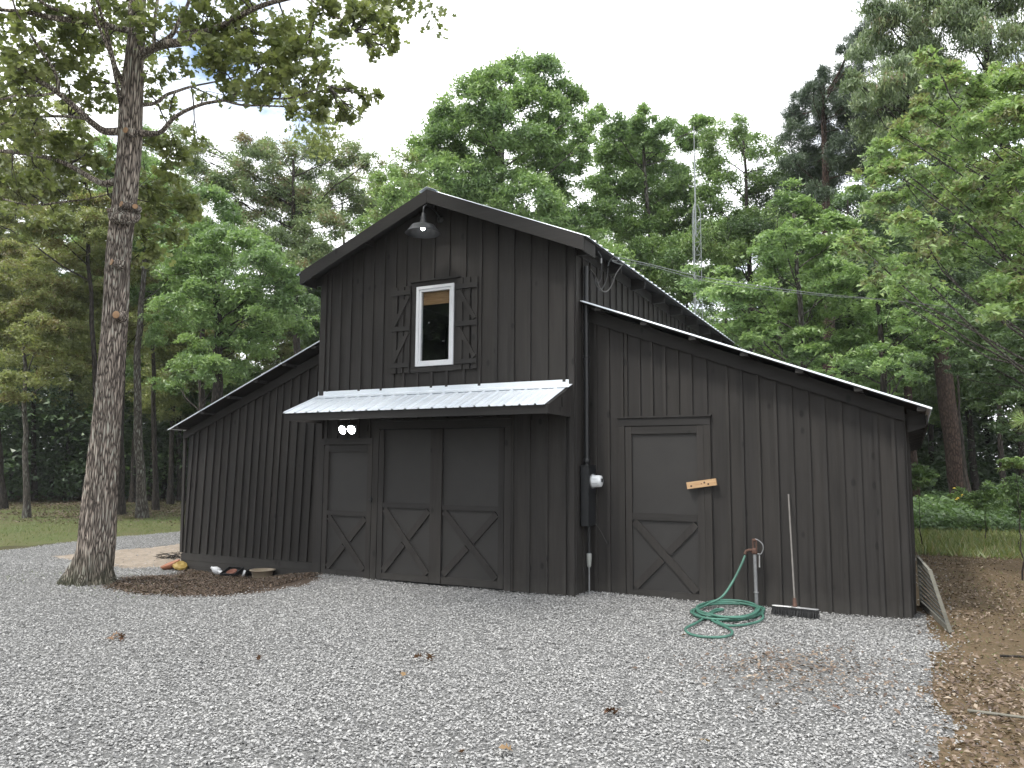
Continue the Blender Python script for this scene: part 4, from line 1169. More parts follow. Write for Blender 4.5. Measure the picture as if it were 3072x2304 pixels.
ORG = simple('orange_plastic', (0.26, 0.10, 0.05), 0.45); YLW = simple('yellow_plastic', (0.30, 0.21, 0.06), 0.45)
MB().lathe([(0.0, 0.0), (0.10, 0.01), (0.15, 0.05), (0.17, 0.10), (0.16, 0.10), (0.09, 0.03), (0.0, 0.02)], (-0.06, 0, 0.02), 12, (-0.25, -0.3, 1)).build('bowl', ORG, t)
MB().lathe([(0.0, 0.0), (0.08, 0.01), (0.13, 0.05), (0.12, 0.08), (0.06, 0.10), (0.0, 0.09)], (0.10, 0.02, 0.03), 9, (0.5, -0.2, 1), smooth=False).build('lid', YLW, t)

# fallen leaves lying on the stones
DEADM = leaf_mat('dead_leaf', (0.075, 0.035, 0.02), (0.15, 0.075, 0.038), (0.27, 0.18, 0.08), transl=0.15, rough=0.7)
def dead_leaf(px, py, size, label, n=1, tint=0.5):
    p = on_ground(px, py)
    g = np.random.default_rng(int(px))
    pos = np.stack([g.uniform(-.06, .06, n) * (n > 1), g.uniform(-.05, .05, n) * (n > 1), g.uniform(0.03, 0.055, n)], 1)
    V, F, T = leaves(pos, np.full(n, size) * g.uniform(.8, 1.2, n), 0.8, np.clip(g.normal(tint, .15, n), 0, 1), (OAKV * np.array([1, 1, 3.0]), OAKT), None, 1.6)
    me = np_mesh('fallen_leaf', V, F, DEADM, {'tint': T})
    o = link('fallen_leaf', me, label=label, cat='leaf'); o.location = tuple(p)
for a in ((345, 1923, .11, 'clump of curled brown oak leaves on the gravel right of the big tree', 5, .4),
          (1275, 1988, .12, 'brown fallen leaf lying in the middle of the gravel', 2, .5), (1210, 2037, .08, 'small tan leaf just left of the central brown leaf', 1, .8),
          (1828, 2152, .085, 'clump of rust coloured leaves on gravel below the hose', 4, .2), (1520, 2270, .10, 'pale brown leaf at the bottom edge of the gravel', 1, .7),
          (1385, 2272, .09, 'orange brown leaf near the bottom edge beside a paler one', 1, .3), (776, 1990, .08, 'small tan leaf alone on the left gravel', 1, .6),
          (2507, 2135, .08, 'reddish leaf on gravel near the litter covered edge', 1, .2), (2115, 2250, .09, 'yellow orange leaf near the lower right gravel', 1, .95),
          (2050, 1915, .07, 'tan leaf on gravel in front of the hose loop', 1, .5)):
    dead_leaf(a[0], a[1], a[2], a[3], a[4], a[5])
# a pile of twigs by the sand patch
p = on_ground(515, 1675); b = MB(); g = random.Random(2)
for i in range(26):
    a = g.uniform(0, 6.28); l_ = g.uniform(0.1, 0.26); c = (g.uniform(-.18, .18), g.uniform(-.12, .12), g.uniform(0.01, .09))
    b.tube([(c[0] - l_ * math.cos(a), c[1] - l_ * math.sin(a), max(0.008, c[2] - .03)), (c[0], c[1], c[2] + 0.01), (c[0] + l_ * math.cos(a), c[1] + l_ * math.sin(a), c[2] + g.uniform(0, .06))], [0.008, 0.006, 0.003], 5)
t = b.build('twig_pile', BK_DARK, None, label='small pile of brown twigs between sand patch and lean-to', cat='twigs'); t.location = tuple(p)

# ================================================================== radio tower behind the barn
tb = on_z(2098, 1440, 0.0); TD = 21.0
pt = at_depth(2092, 925, TD); pm = at_depth(2087, 600, TD); pe = at_depth(2085, 352, TD)
base = np.array([pt[0], pt[1], -0.1])
t = empty('radio_tower', tuple(base), 'slim galvanised lattice mast rising behind the barn roof', 'mast')
H1 = pm[2] - base[2]; H2 = pe[2] - base[2]
TS = simple('mast_steel', (0.24, 0.26, 0.26), 0.55, 0.2)
tri = [(0.13 * math.cos(a + 0.4), 0.13 * math.sin(a + 0.4)) for a in (0, 2.094, 4.189)]
for x_, y_ in tri: MB().tube([(x_, y_, 0), (x_, y_, H1 - 0.25), (x_ * .45, y_ * .45, H1)], 0.012, 6).build('leg', TS, t)
b = MB(); z_ = 0.3; k = 0
while z_ < H1 - 0.4:
    for i in range(3):
        p_, q_ = tri[i], tri[(i + 1) % 3]
        b.tube([(p_[0], p_[1], z_), (q_[0], q_[1], z_ + 0.36)], 0.0065, 4)
        b.tube([(p_[0], p_[1], z_), (q_[0], q_[1], z_)], 0.0065, 4)
    z_ += 0.36
b.build('lattice', TS, t, kind='stuff')
MB().tube([(0, 0, H1 - 0.9), (0, 0, H1 + (H2 - H1) * .62)], 0.022, 8).build('mast_pipe', TS, t)
MB().tube([(0, 0, H1 + (H2 - H1) * .6), (0, 0, H2)], 0.012, 8).build('antenna', TS, t)
# ================================================================== TREES
# --- the big oak in front, left
OD = 10.85
ob = on_ground(278, 1752)
oak = empty('oak_tree', tuple(ob), 'large rough barked oak standing in the gravel with pruned limbs', 'tree')
ol = lambda p: np.array(p) - ob
tr = [(196 * 1.389, 1735, 62), (290, 1640, 52), (296, 1536, 48), (309, 1380, 42), (322, 1231, 38), (334, 1090, 36.5), (345, 953, 36), (354, 768, 35), (372, 610, 35), (387, 463, 34), (392, 350, 34), (396, 278, 32), (402, 190, 27), (410, 110, 24), (419, 0, 18), (424, -150, 15), (428, -330, 11), (430, -520, 7)]
pts = [ol(at_depth(x, y, OD)) for x, y, w in tr]; rad = [w / FPX * OD for x, y, w in tr]
pts = catm(pts, 4); rad = list(np.interp(np.linspace(0, len(rad) - 1, len(pts)), range(len(rad)), rad))
def trunk_mesh(pts, rad, nseg=120):
    n = len(pts); vs = []; g = np.random.default_rng(3)
    ph = g.uniform(0, 6.28, 8)
    for i, (p, r_) in enumerate(zip(pts, rad)):
        h = float(p[2])
        fl = max(0.0, 1 - h / 0.55) ** 2
        for k in range(nseg):
            a = 2 * math.pi * k / nseg
            lob = 0.04 * math.sin(2 * a + ph[0] + h * .4) + 0.025 * math.sin(3 * a + ph[1] - h * .7)
            root_ = fl * (0.35 + 0.30 * max(0, math.sin(5 * a + 0.6)) + 0.12 * math.sin(3 * a + 2))
            fine = 0.026 * math.sin(27 * a + 1.8 * math.sin(h * 2.3)) + 0.018 * math.sin(38 * a + 2.4 * math.cos(h * 3.7))
            rr = r_ * (1 + lob + root_ + fine)
            vs.append((p[0] + rr * math.cos(a), p[1] + rr * math.sin(a), h - (0.10 if i == 0 else 0)))
    idx = np.arange(n * nseg).reshape(n, nseg)
    q = np.stack([idx[:-1], np.roll(idx, -1, 1)[:-1], np.roll(idx, -1, 1)[1:], idx[1:]], -1).reshape(-1, 4)
    return np_mesh('trunk', np.array(vs), q, BK_OAK, smooth=True)
# extra rings near the ground for the root flare
flare_p = [pts[0] + (pts[4] - pts[0]) * t_ for t_ in (0, .12, .25, .4, .6, .8)]
z0_ = pts[0][2]
lowp = [np.array([np.interp(zz, [p[2] for p in pts[:6]], [p[0] for p in pts[:6]]), np.interp(zz, [p[2] for p in pts[:6]], [p[1] for p in pts[:6]]), zz]) for zz in np.linspace(-0.02, 0.6, 12)]
lowr = [float(np.interp(p[2], [0.0, 0.6], [0.235, 0.228])) for p in lowp]
hi = [(p, r_) for p, r_ in zip(pts, rad) if p[2] > 0.65]
TP = lowp + [p for p, _ in hi]; TR = lowr + [min(r_, 0.228) for _, r_ in hi]
trunk = link('trunk', trunk_mesh(TP, TR), oak)
K = 0.46293
def limb(lst, name='limb', sub=True, y0=0):
    """lst: (crop x, crop y, radius px3072, depth)"""
    pp = [ol(at_depth(x * K, y0 + y * K, d)) for x, y, r_, d in lst]; rr = [r_ / FPX * d for x, y, r_, d in lst]
    c = catm(pp, 5); rr = list(np.interp(np.linspace(0, len(rr) - 1, len(c)), range(len(rr)), rr))
    MB().tube(c, rr, 10, wob=0.03).build(name, BK_OAK, oak)
    return c
limbs = [
    limb([(800, 850, 13, 10.85), (680, 850, 11, 10.8), (590, 790, 9.5, 10.6), (480, 690, 9, 10.4), (360, 590, 8, 10.2), (220, 505, 7.5, 10.0), (60, 400, 6.5, 9.8), (-150, 290, 5, 9.6), (-400, 180, 3.5, 9.5)]),
    limb([(375, 600, 6, 10.2), (375, 530, 5, 10.2), (335, 430, 4.5, 10.1), (240, 290, 4, 9.9), (180, 190, 3.5, 9.8), (100, 60, 3, 9.7), (60, -120, 2, 9.5)]),
    limb([(790, 1160, 13, 10.85), (690, 1190, 10, 10.9), (620, 1170, 8.5, 11.0), (500, 1100, 7.5, 11.2), (370, 1040, 7, 11.4), (200, 1000, 6.5, 11.7), (0, 975, 6, 12.0), (-250, 930, 4, 12.3)]),
    limb([(580, 775, 5, 10.6), (450, 755, 4.2, 10.9), (280, 755, 4, 11.2), (130, 765, 3.5, 11.6), (20, 800, 3.2, 11.9), (-120, 880, 2, 12.1)]),
    limb([(360, 600, 4, 10.2), (240, 620, 3.4, 10.0), (100, 620, 3, 9.8), (0, 645, 2.6, 9.6), (-200, 640, 2, 9.4)]),
    limb([(880, 860, 12, 10.85), (980, 866, 8, 10.7), (1050, 850, 7, 10.6), (1120, 770, 6, 10.4), (1220, 710, 5.5, 10.3), (1330, 670, 5, 10.2), (1480, 640, 4.5, 10.0), (1560, 570, 3.5, 9.9), (1640, 500, 2.5, 9.8)]),
    limb([(1450, 650, 4, 10.0), (1560, 680, 3.2, 9.8), (1700, 685, 2.8, 9.6), (1830, 690, 2.4, 9.5), (1960, 700, 1.8, 9.4)]),
    limb([(1660, 630, 3, 9.8), (1850, 640, 2.6, 9.5), (1990, 600, 2, 9.3), (2130, 560, 1.5, 9.1)]),
    limb([(890, 680, 7, 10.85), (1000, 670, 5.5, 11.0), (1080, 615, 5, 11.1), (1150, 590, 4.5, 11.3), (1240, 560, 3.5, 11.5)]),
    limb([(900, 370, 14, 10.85), (980, 320, 12, 10.7), (1080, 285, 13, 10.5), (1190, 270, 12.5, 10.3), (1290, 225, 11, 10.1), (1430, 170, 9, 9.9), (1580, 90, 8, 9.7), (1700, 35, 7.5, 9.6), (1890, -15, 6.5, 9.4), (2150, -60, 5, 9.1), (2500, -100, 3, 8.8)]),
    limb([(1020, 290, 8, 10.6), (1110, 230, 7, 10.5), (1160, 140, 6, 10.5), (1220, 20, 5, 10.5), (1260, -120, 4, 10.5)]),
    limb([(1000, 290, 6, 10.7), (1000, 160, 5, 10.8), (1020, 0, 4.5, 10.9), (1030, -150, 3, 11)]),
    limb([(1150, 210, 4.5, 10.4), (1300, 195, 3.6, 10.2), (1430, 195, 3.2, 10.0), (1600, 180, 2.4, 9.8)]),
    limb([(810, 560, 9, 10.85), (750, 440, 6.5, 10.6), (720, 330, 6, 10.5), (680, 170, 5, 10.3), (630, 0, 4, 10.1), (600, -150, 3, 10)]),
    limb([(790, 690, 8, 10.85), (760, 560, 5.5, 10.5), (720, 370, 5, 10.3), (640, 170, 4.5, 10.1), (600, 40, 4, 10)]),
    limb([(880, 200, 10, 10.85), (760, 185, 9, 10.7), (640, 150, 11, 10.5), (480, 130, 9, 10.3), (330, 115, 8, 10.1), (180, 80, 7, 10.0), (-50, 60, 4, 9.8)]),
    limb([(520, 130, 7, 10.35), (420, 80, 6, 10.2), (310, 40, 5, 10.0), (180, -60, 4, 9.9)]),
    limb([(860, -20, 8, 10.85), (840, 60, 6, 10.7), (855, 130, 5, 10.6), (870, 220, 5, 10.7)]),
    limb([(20, 1290, 3, 12.4), (200, 1330, 3.2, 12.3), (400, 1310, 3, 12.2), (560, 1290, 2.2, 12.1), (700, 1260, 1.5, 11.8)]),
    limb([(1980, -40, 4, 9.2), (2060, 40, 3, 9.1), (2130, 100, 2.4, 9.0), (2230, 130, 1.8, 8.9), (2300, 200, 1.2, 8.8)]),
]
# cut stubs of pruned limbs
CUT = simple('fresh_cut_wood', (0.30, 0.18, 0.095), 0.7, var=0.2)
def stub(cx_, cy_, y0, rpx, off, kd=10.85):
    p = ol(at_depth(cx_ * K, y0 + cy_ * K, kd - 0.21))
    d = np.array([off[0], -1.0, off[1]]); d /= np.linalg.norm(d)
    r_ = rpx / FPX * kd
    MB().tube([p - d * 0.10, p - d * 0.03, p + d * 0.05], [r_ * 1.9, r_ * 1.45, r_ * 1.15], 12, wob=0.05, cap=False).build('stub_collar', BK_OAK, trunk)
    MB().lathe([(0.0, 0.052), (r_ * 0.9, 0.052), (r_ * 1.12, 0.049), (r_ * 1.14, 0.03)], p, 14, d).build('cut_stub', CUT, trunk)
stub(830, 850, 0, 8, (0.2, -0.1)); stub(806, 1330, 0, 8, (-0.1, 0.1)); stub(880, 1345, 0, 7, (0.9, 0)); stub(765, 385, 768, 10, (0.4, 0)); stub(745, 45, 768, 9, (-0.2, 0.1)); stub(722, 1365, 0, 6, (-1.4, 0))
MB().lathe([(0.02, -.10), (0.17, -0.07), (0.20, -.03), (0.205, 0.02), (0.18, 0.06), (0.02, 0.10)], ol(at_depth(805 * K, 1400 * K, 10.75)), 20, (0.35, -0.4, 0.9)).build('burl', BK_OAK, trunk)
# leaf sprays of the oak: (crop x, crop y, r crop px, depth, density)
ok = []
gq = np.random.default_rng(12)
def sw(lst):
    for x, y, r_, d, de in lst: ok.append(B(x * K, y * K, r_ * K, d, de))
sw([(1180, 130, 120, 10.8, .9), (1330, 60, 130, 10.2, .9), (1300, 330, 130, 10.0, 1.0), (1450, 250, 110, 10.0, .8), (1600, 150, 120, 9.9, 1.0), (1700, 240, 130, 9.8, 1.2), (1850, 160, 80, 9.6, 1.0), (1550, 350, 130, 9.8, 1.2),
    (1430, 440, 120, 9.8, 1.2), (1700, 420, 130, 9.6, 1.1), (1850, 330, 110, 9.5, 1.1), (1980, 300, 80, 9.4, 1.1), (1620, 560, 120, 9.7, 1.2), (1800, 560, 110, 9.5, 1.0), (1960, 500, 110, 9.4, 1.2), (2080, 450, 60, 9.3, 1.0),
    (2100, 600, 90, 9.2, 1.2), (2060, 720, 70, 9.2, 1.2), (2200, 720, 60, 9.2, 1.1), (1880, 730, 60, 9.3, 1.1), (1400, 60, 120, 10.2, .6), (1560, -20, 120, 10, .6),
    (2120, 20, 110, 8.9, 1.0), (2040, 110, 70, 9.0, 1.0), (2200, 180, 70, 8.9, 1.0), (2330, 60, 100, 8.8, 1.0), (2300, 130, 60, 8.8, 1.1), (2420, 80, 90, 8.7, 1.0), (2380, 250, 55, 8.7, 1.1), (2550, 230, 70, 8.6, 1.1), (2490, 150, 60, 8.6, 1.0),
    (2440, 340, 45, 8.6, 1.2), (2560, 310, 45, 8.6, 1.1), (2250, 570, 55, 9.1, 1.1), (2350, 620, 55, 9.0, 1.1), (2430, 640, 45, 9.0, 1.2), (2250, 740, 50, 9.1, 1.1), (2330, 720, 40, 9.0, 1.0),
    (1000, 490, 70, 10.9, .9), (1130, 420, 90, 10.6, .9), (960, 600, 60, 11, .5), (1450, 600, 90, 10, .7), (1320, 600, 60, 10.3, .5)])
sw([(80, 120, 150, 10.0, .8), (250, 60, 140, 10.3, .7), (420, 230, 130, 10.6, .8), (120, 330, 150, 9.8, .9), (300, 400, 130, 10.5, .9), (520, 300, 130, 10.8, .7), (430, 480, 120, 10.8, .9), (640, 300, 90, 11.1, .6), (600, 520, 110, 11, .6), (150, 560, 140, 9.9, .7),
    (40, 700, 130, 10.3, .8), (250, 700, 110, 10.9, .7), (480, 640, 90, 10.9, .6), (640, 640, 90, 11.2, .7), (200, 860, 120, 11.2, .6), (420, 880, 110, 11.3, .8), (600, 960, 110, 11.5, .8), (330, 950, 100, 11.4, .6), (80, 930, 90, 11.7, .6), (560, 60, 120, 10.3, .7), (740, 80, 110, 11, .7),
    (880, 180, 100, 10.2, .7), (700, 1080, 80, 11.6, .6), (930, 60, 100, 10.3, .8), (640, 1060, 80, 11.4, .6), (430, 1090, 100, 11.6, .7), (250, 1130, 110, 11.9, .7), (80, 1150, 120, 12, .7), (560, 1200, 90, 12, .6), (100, 1420, 110, 12.3, .4), (350, 1380, 100, 12.3, .5)])
sw([(1010, 960, 110, 11.6, .8), (1150, 1000, 110, 11.8, .9), (1080, 1180, 120, 11.8, 1.0), (950, 1200, 90, 11.5, 1.0), (1180, 1300, 110, 11.9, 1.1), (1010, 1400, 120, 11.8, 1.0), (1130, 1480, 100, 12, 1.0), (960, 1560, 80, 11.9, .9), (1230, 1400, 60, 12, 1.0), (1260, 880, 90, 12, .5), (1100, 740, 80, 11.5, .4), (1000, 1640, 90, 12, .7)])
# the crown goes on above and to the left of the frame
for i in range(26):
    a = gq.uniform(0, 6.28); rr = gq.uniform(0.8, 4.6)
    c = ob + np.array([rr * math.cos(a), rr * math.sin(a), gq.uniform(8.6, 12.5) - rr * 0.2])
    ok.append((c[0], c[1], c[2], gq.uniform(0.6, 1.0), 0.6))
for bl in ok:
    pass
crown('crown', ok, LF_OAK, oak, per_m2=800, size=0.105, width=0.85, cl_r=0.27, flat=0.6, seed=21, base_tint=0.68, up=0.25, gappy=0.4, tmpl=OAK2, origin=ob)
# twigs joining sprays to the nearest limb
allp = np.array([p for l_ in limbs for p in l_] + [p for p, _ in hi]); tw = MB()
for bl in ok:
    c = np.array(bl[:3]) - ob
    j = np.argmin(np.linalg.norm(allp - c, axis=1)); a = allp[j]
    w = wavy(a, c, 5, 0.12, gq)
    tw.tube(w, list(np.linspace(0.014, 0.005, 6)), 4, cap=False)
    for _ in range(3):
        w2 = wavy(w[3], c + gq.normal(0, 1, 3) * bl[3] * 0.6, 3, 0.12, gq); tw.tube(w2, [0.006, 0.005, 0.004, 0.003], 3, cap=False)
tw.build('twigs', BK_GREY, oak, kind='stuff')

# --- trees behind; positions come from where their trunks meet the lawn
def T(name, label, base_px, top_px, r0, blobs, bark, lm, seed, group=None, d=None, **kw):
    if d is None:
        b0 = on_ground(*base_px); d_ = float((b0 - CAM) @ CF)
    else:
        d_ = d; q = at_depth(base_px[0], base_px[1], d); b0 = np.array([q[0], q[1], float(gh(q[0], q[1]))])
    tp = at_depth(top_px[0], top_px[1], d_)
    bl = spread(blobs, d_, kw.pop('jit', 1.6), seed)
    return tree(name, b0, tp, r0, bl, bark, lm, label, 'tree', group, seed, **kw)

# centre: the tall oak over the ridge
T('oak_tree', 'tallest round topped green tree rising behind the barn ridge', (1530, 1500), (1500, 260), 0.26,
  [(1530, 200, 55), (1470, 250, 60), (1640, 230, 70), (1590, 300, 70), (1700, 290, 50), (1390, 290, 70), (1470, 340, 70), (1560, 400, 70), (1670, 370, 70), (1740, 350, 50), (1370, 390, 80), (1450, 450, 70), (1640, 480, 80), (1755, 430, 40),
   (1310, 440, 70), (1290, 540, 80), (1390, 540, 85), (1500, 560, 85), (1600, 590, 85), (1690, 560, 70), (1240, 640, 80), (1340, 660, 90), (1450, 690, 90), (1560, 700, 90), (1670, 690, 90), (1780, 650, 60), (1750, 760, 90), (1850, 800, 80), (1210, 560, 50), (1530, 300, 40, .6), (1720, 470, 50)],
  BK_GREY, LF_MID, 31, d=24, per_m2=2000, size=0.15, width=0.46, cl_r=0.34, base_tint=0.68)
T('oak_tree', 'second green tree right of the tallest one, lower and browner topped', (1950, 1500), (1930, 400), 0.2,
  [(1830, 370, 45), (1880, 400, 55), (1930, 360, 40), (1990, 400, 50), (1830, 460, 60), (1920, 470, 65), (2010, 480, 60), (1850, 560, 70), (1950, 570, 70), (2040, 560, 60), (1820, 640, 60), (1900, 660, 70), (2000, 670, 70), (2070, 420, 45), (2110, 380, 35), (2060, 640, 60), (1800, 530, 50), (1950, 770, 80), (2040, 790, 80)],
  BK_GREY, LF_MID, 32, d=27, per_m2=2100, size=0.15, width=0.46, cl_r=0.36, base_tint=0.64)
T('oak_tree', 'thin crowned tree with sky showing between radio mast and pine', (2270, 1500), (2230, 420), 0.16,
  [(2120, 430, 50, .8), (2190, 390, 45, .8), (2240, 430, 50, .7), (2300, 440, 50, .5), (2340, 480, 45, .5), (2150, 510, 60, .9), (2230, 530, 55, .5), (2310, 560, 50, .4), (2130, 600, 60, .9), (2200, 640, 60, .6), (2290, 660, 50, .5), (2120, 700, 60, .8), (2200, 740, 60, .7), (2290, 740, 60, .6), (2360, 700, 50, .6), (2240, 600, 40, .4)],
  BK_DARK, LF_BRIGHT, 33, d=26, per_m2=1500, size=0.14, width=0.42, cl_r=0.32, base_tint=0.4, twigs=4)
T('pine_tree', 'dark needled pine with clumped top against the sky', (2500, 1480), (2470, 230), 0.24,
  [(2468, 235, 28), (2500, 255, 30), (2440, 275, 34), (2520, 300, 34), (2480, 310, 40), (2400, 300, 30), (2420, 340, 50), (2500, 370, 60), (2560, 330, 50), (2590, 380, 60), (2370, 350, 25), (2390, 410, 45), (2460, 440, 60), (2540, 450, 60), (2600, 460, 60), (2420, 500, 55), (2500, 520, 50), (2370, 480, 35), (2590, 90, 26), (2560, 120, 24), (2545, 150, 26), (2580, 160, 36), (2530, 210, 24), (2580, 230, 40), (2560, 290, 40), (2360, 560, 30), (2450, 570, 40), (2640, 500, 50)],
  BK_RED, LF_PINE, 34, d=24, per_m2=3600, size=0.18, width=0.12, cl_r=0.24, flat=0.9, base_tint=0.5, up=0.0, gappy=0.12)
T('willow_oak', 'tall grey green tree with drooping browned leaves at top right', (3260, 1500), (2900, -300), 0.26,
  [(2640, 40, 60), (2700, 90, 80), (2620, 150, 60), (2780, 40, 80), (2870, 30, 80), (2660, 230, 75), (2740, 190, 80), (2830, 150, 80), (2600, 290, 55), (2690, 320, 80), (2780, 300, 85), (2870, 260, 80), (2620, 380, 50), (2700, 420, 70), (2790, 420, 70), (2560, 240, 40), (2930, 90, 60, .6), (3000, 200, 60, .6), (3050, 60, 60, .7), (3040, 130, 60, .7),
   (2720, -60, 90), (2830, -90, 100), (2940, -60, 90), (3080, -60, 90), (2760, -220, 120), (2900, -260, 130), (2650, 300, 60), (2860, 360, 80), (2950, 330, 70, .7)],
  BK_DARK, LF_GREY, 35, d=20, per_m2=1900, size=0.16, width=0.26, cl_r=0.34, base_tint=0.48, hang=0.9, up=0.2)
T('hickory_tree', 'nearest bright green tree arching in from the right edge', (3400, 1560), (3300, 100), 0.2,
  [(2800, 170, 45), (2850, 230, 50), (2780, 260, 45), (2900, 280, 60), (2990, 260, 70), (3060, 250, 70), (2750, 330, 45), (2840, 360, 60), (2940, 380, 80), (3040, 380, 80), (2690, 400, 45), (2760, 430, 50), (2860, 470, 70), (2970, 500, 80), (3060, 520, 80), (2640, 460, 50), (2700, 530, 60), (2800, 560, 70), (2910, 600, 80), (3030, 640, 90),
   (2600, 540, 45), (2650, 640, 60), (2750, 680, 70), (2870, 720, 80), (2990, 780, 90), (3080, 740, 80), (2560, 720, 50), (2640, 760, 55), (2740, 800, 60), (3040, 900, 80), (2950, 870, 60), (2620, 850, 35), (2680, 880, 30), (3150, 300, 100), (3200, 500, 120), (3200, 700, 120), (3180, 880, 100)],
  BK_GREY, LF_BRIGHT, 36, d=13.5, per_m2=1900, size=0.125, width=0.46, cl_r=0.30, flat=0.35, base_tint=0.66, up=0.6, jit=2.2, limb_k=0.55, twigs=1)
T('beech_tree', 'layered green tree just above the right lean-to roof', (2420, 1460), (2380, 640), 0.14,
  [(2380, 610, 60), (2460, 640, 60), (2350, 700, 70), (2440, 740, 80), (2530, 700, 70), (2320, 800, 70), (2400, 840, 80), (2500, 830, 80), (2580, 800, 70), (2280, 900, 70), (2360, 930, 80), (2460, 930, 80), (2560, 910, 80), (2250, 990, 60), (2330, 1010, 70), (2420, 1030, 70), (2520, 1010, 80), (2620, 980, 70), (2180, 880, 60), (2200, 960, 60), (2130, 840, 60)],
  BK_GREY, LF_MID, 37, d=19, per_m2=1700, size=0.14, width=0.45, cl_r=0.36, flat=0.3, base_tint=0.7, up=0.7)
T('beech_tree', 'deep green tree with flat sprays left of the reddish trunk', (2640, 1470), (2620, 760), 0.12,
  [(2560, 1080, 60), (2640, 1060, 60), (2700, 1020, 60), (2600, 1130, 60), (2680, 1120, 60), (2740, 1090, 60), (2640, 1180, 45), (2700, 860, 70), (2780, 900, 70), (2640, 920, 60), (2730, 970, 60), (2800, 1020, 50), (2820, 950, 60), (2480, 1090, 40), (2500, 1130, 30)],
  BK_DARK, LF_MID, 38, d=17, per_m2=1300, size=0.12, width=0.45, cl_r=0.34, flat=0.28, base_tint=0.66, up=0.7)
T('beech_tree', 'dark green tree filling the right edge at roof height', (3330, 1520), (3150, 820), 0.09,
  [(2900, 960, 60), (2980, 1000, 70), (3050, 1040, 70), (2920, 1080, 60), (3010, 1120, 70), (2950, 1180, 50), (3060, 1190, 60), (3040, 1290, 45, .7), (2880, 1010, 50), (2990, 1260, 40, .6), (3130, 1100, 90), (3100, 960, 70)],
  BK_DARK, LF_DARK, 39, d=16, per_m2=1250, size=0.12, width=0.45, cl_r=0.30, flat=0.3, base_tint=0.6, up=0.7)

# right: trunks of the wood
def bare(label, px_base, py_base, top_px, r0, seed, bark, lm=None, d=None, blobs=(), nm='pine_tree', group=None, **kw):
    return T(nm, label, (px_base, py_base), top_px, r0, list(blobs), bark, lm or LF_DARK, seed, group, d=d, per_m2=1100, size=0.13, base_tint=0.4, jit=2.5, **kw)
hb = lambda cx_, y_, s_: [(cx_ - 60 * s_, y_, 60 * s_), (cx_ + 60 * s_, y_ - 20, 60 * s_), (cx_, y_ - 100 * s_, 70 * s_), (cx_ + 20 * s_, y_ + 60 * s_, 50 * s_)]
bare('thick reddish pine trunk leaning in the dark wood at right', 2893, 1490, (2800, 760), 0.33, 41, BK_RED, d=26.5, blobs=hb(2790, 640, 1.6), r1=0.2)
bare('slimmer reddish trunk seen left of the thick pine trunk', 2745, 1440, (2700, 900), 0.17, 42, BK_RED, d=30, blobs=hb(2690, 760, 1.3), r1=0.12)
bare('thin dark curved trunk leaning beside the thick pine trunk', 2900, 1460, (2860, 1000), 0.07, 43, BK_DARK, d=24, blobs=hb(2850, 880, .8), nm='sapling_tree')
bare('grey trunk half hidden in the leaves above the lean-to roof', 2335, 1440, (2330, 860), 0.14, 44, BK_GREY, d=27, blobs=hb(2330, 700, 1.2), nm='oak_tree')
bare('narrow trunk at the far right edge of the wood', 3010, 1470, (2990, 900), 0.12, 45, BK_DARK, d=29, blobs=hb(2990, 800, 1.3), nm='oak_tree')

# left: park trees on the lawn
LFT = [
 ('tree at the far left edge with dark leaning trunk', (8, 1528), (-20, 900), 0.17, BK_DARK, [(0, 700, 110), (100, 780, 90), (-60, 900, 120), (60, 880, 80), (-100, 700, 120), (20, 1020, 70)], LF_YEL, 51),
 ('slender grey tree alone at the near edge of the left lawn', (81, 1554), (75, 950), 0.11, BK_GREY, [(60, 860, 90), (160, 900, 90), (20, 960, 80), (120, 1000, 80), (200, 1010, 70), (80, 1090, 70), (200, 1110, 60), (40, 1150, 60)], LF_YEL, 52),
 ('thin tree standing behind the slender grey one', (102, 1504), (110, 900), 0.14, BK_DARK, [(110, 760, 90), (200, 820, 90), (60, 820, 80), (220, 720, 80)], LF_MID, 53),
 ('dark trunked tree directly right of the big oak trunk', (358, 1543), (385, 760), 0.18, BK_DARK, [(420, 640, 90), (480, 700, 80), (350, 700, 90), (280, 760, 90), (230, 850, 90), (300, 930, 80), (420, 860, 80), (480, 940, 60), (400, 1010, 60), (440, 780, 70), (180, 960, 80), (260, 1040, 70), (340, 840, 70)], LF_YEL, 54),
 ('lichen spotted grey tree right of the dark trunk', (428, 1553), (440, 700), 0.17, BK_GREY, [(430, 900, 60), (500, 860, 60), (470, 980, 50), (540, 800, 70), (460, 720, 60), (540, 700, 70)], LF_MID, 55),
 ('dark forked tree behind the lichen spotted one', (452, 1503), (470, 1150), 0.17, BK_DARK, [(480, 1060, 70), (430, 1100, 60), (540, 1080, 60), (500, 980, 70)], LF_MID, 56),
 ('tall forked tree with two black limbs left of the gable', (650, 1490), (650, 860), 0.22, BK_DARK, [(580, 760, 90), (700, 740, 90), (640, 640, 90), (560, 880, 70), (720, 860, 80), (800, 820, 80), (640, 960, 70), (740, 960, 80), (820, 920, 70), (880, 860, 60), (620, 1080, 60), (700, 1060, 60), (780, 1030, 60), (900, 960, 50)], LF_MID, 57),
 ('straight dark tree behind the low end of the left roof', (607, 1490), (610, 900), 0.15, BK_DARK, [(590, 820, 70), (540, 920, 60), (660, 1120, 50), (570, 1060, 60), (520, 1140, 50)], LF_MID, 58),
]
for lab, bpx, tpx, r0, bk, bl, lm, sd in LFT:
    dk = {57: 22, 58: 24}.get(sd)
    T('oak_tree', lab, bpx, tpx, r0, bl, bk, lm, sd, d=dk, per_m2=1350, size=0.145, width=0.42, cl_r=0.36, flat=0.4, base_tint=0.62, up=0.35, r1=r0 * 0.4)
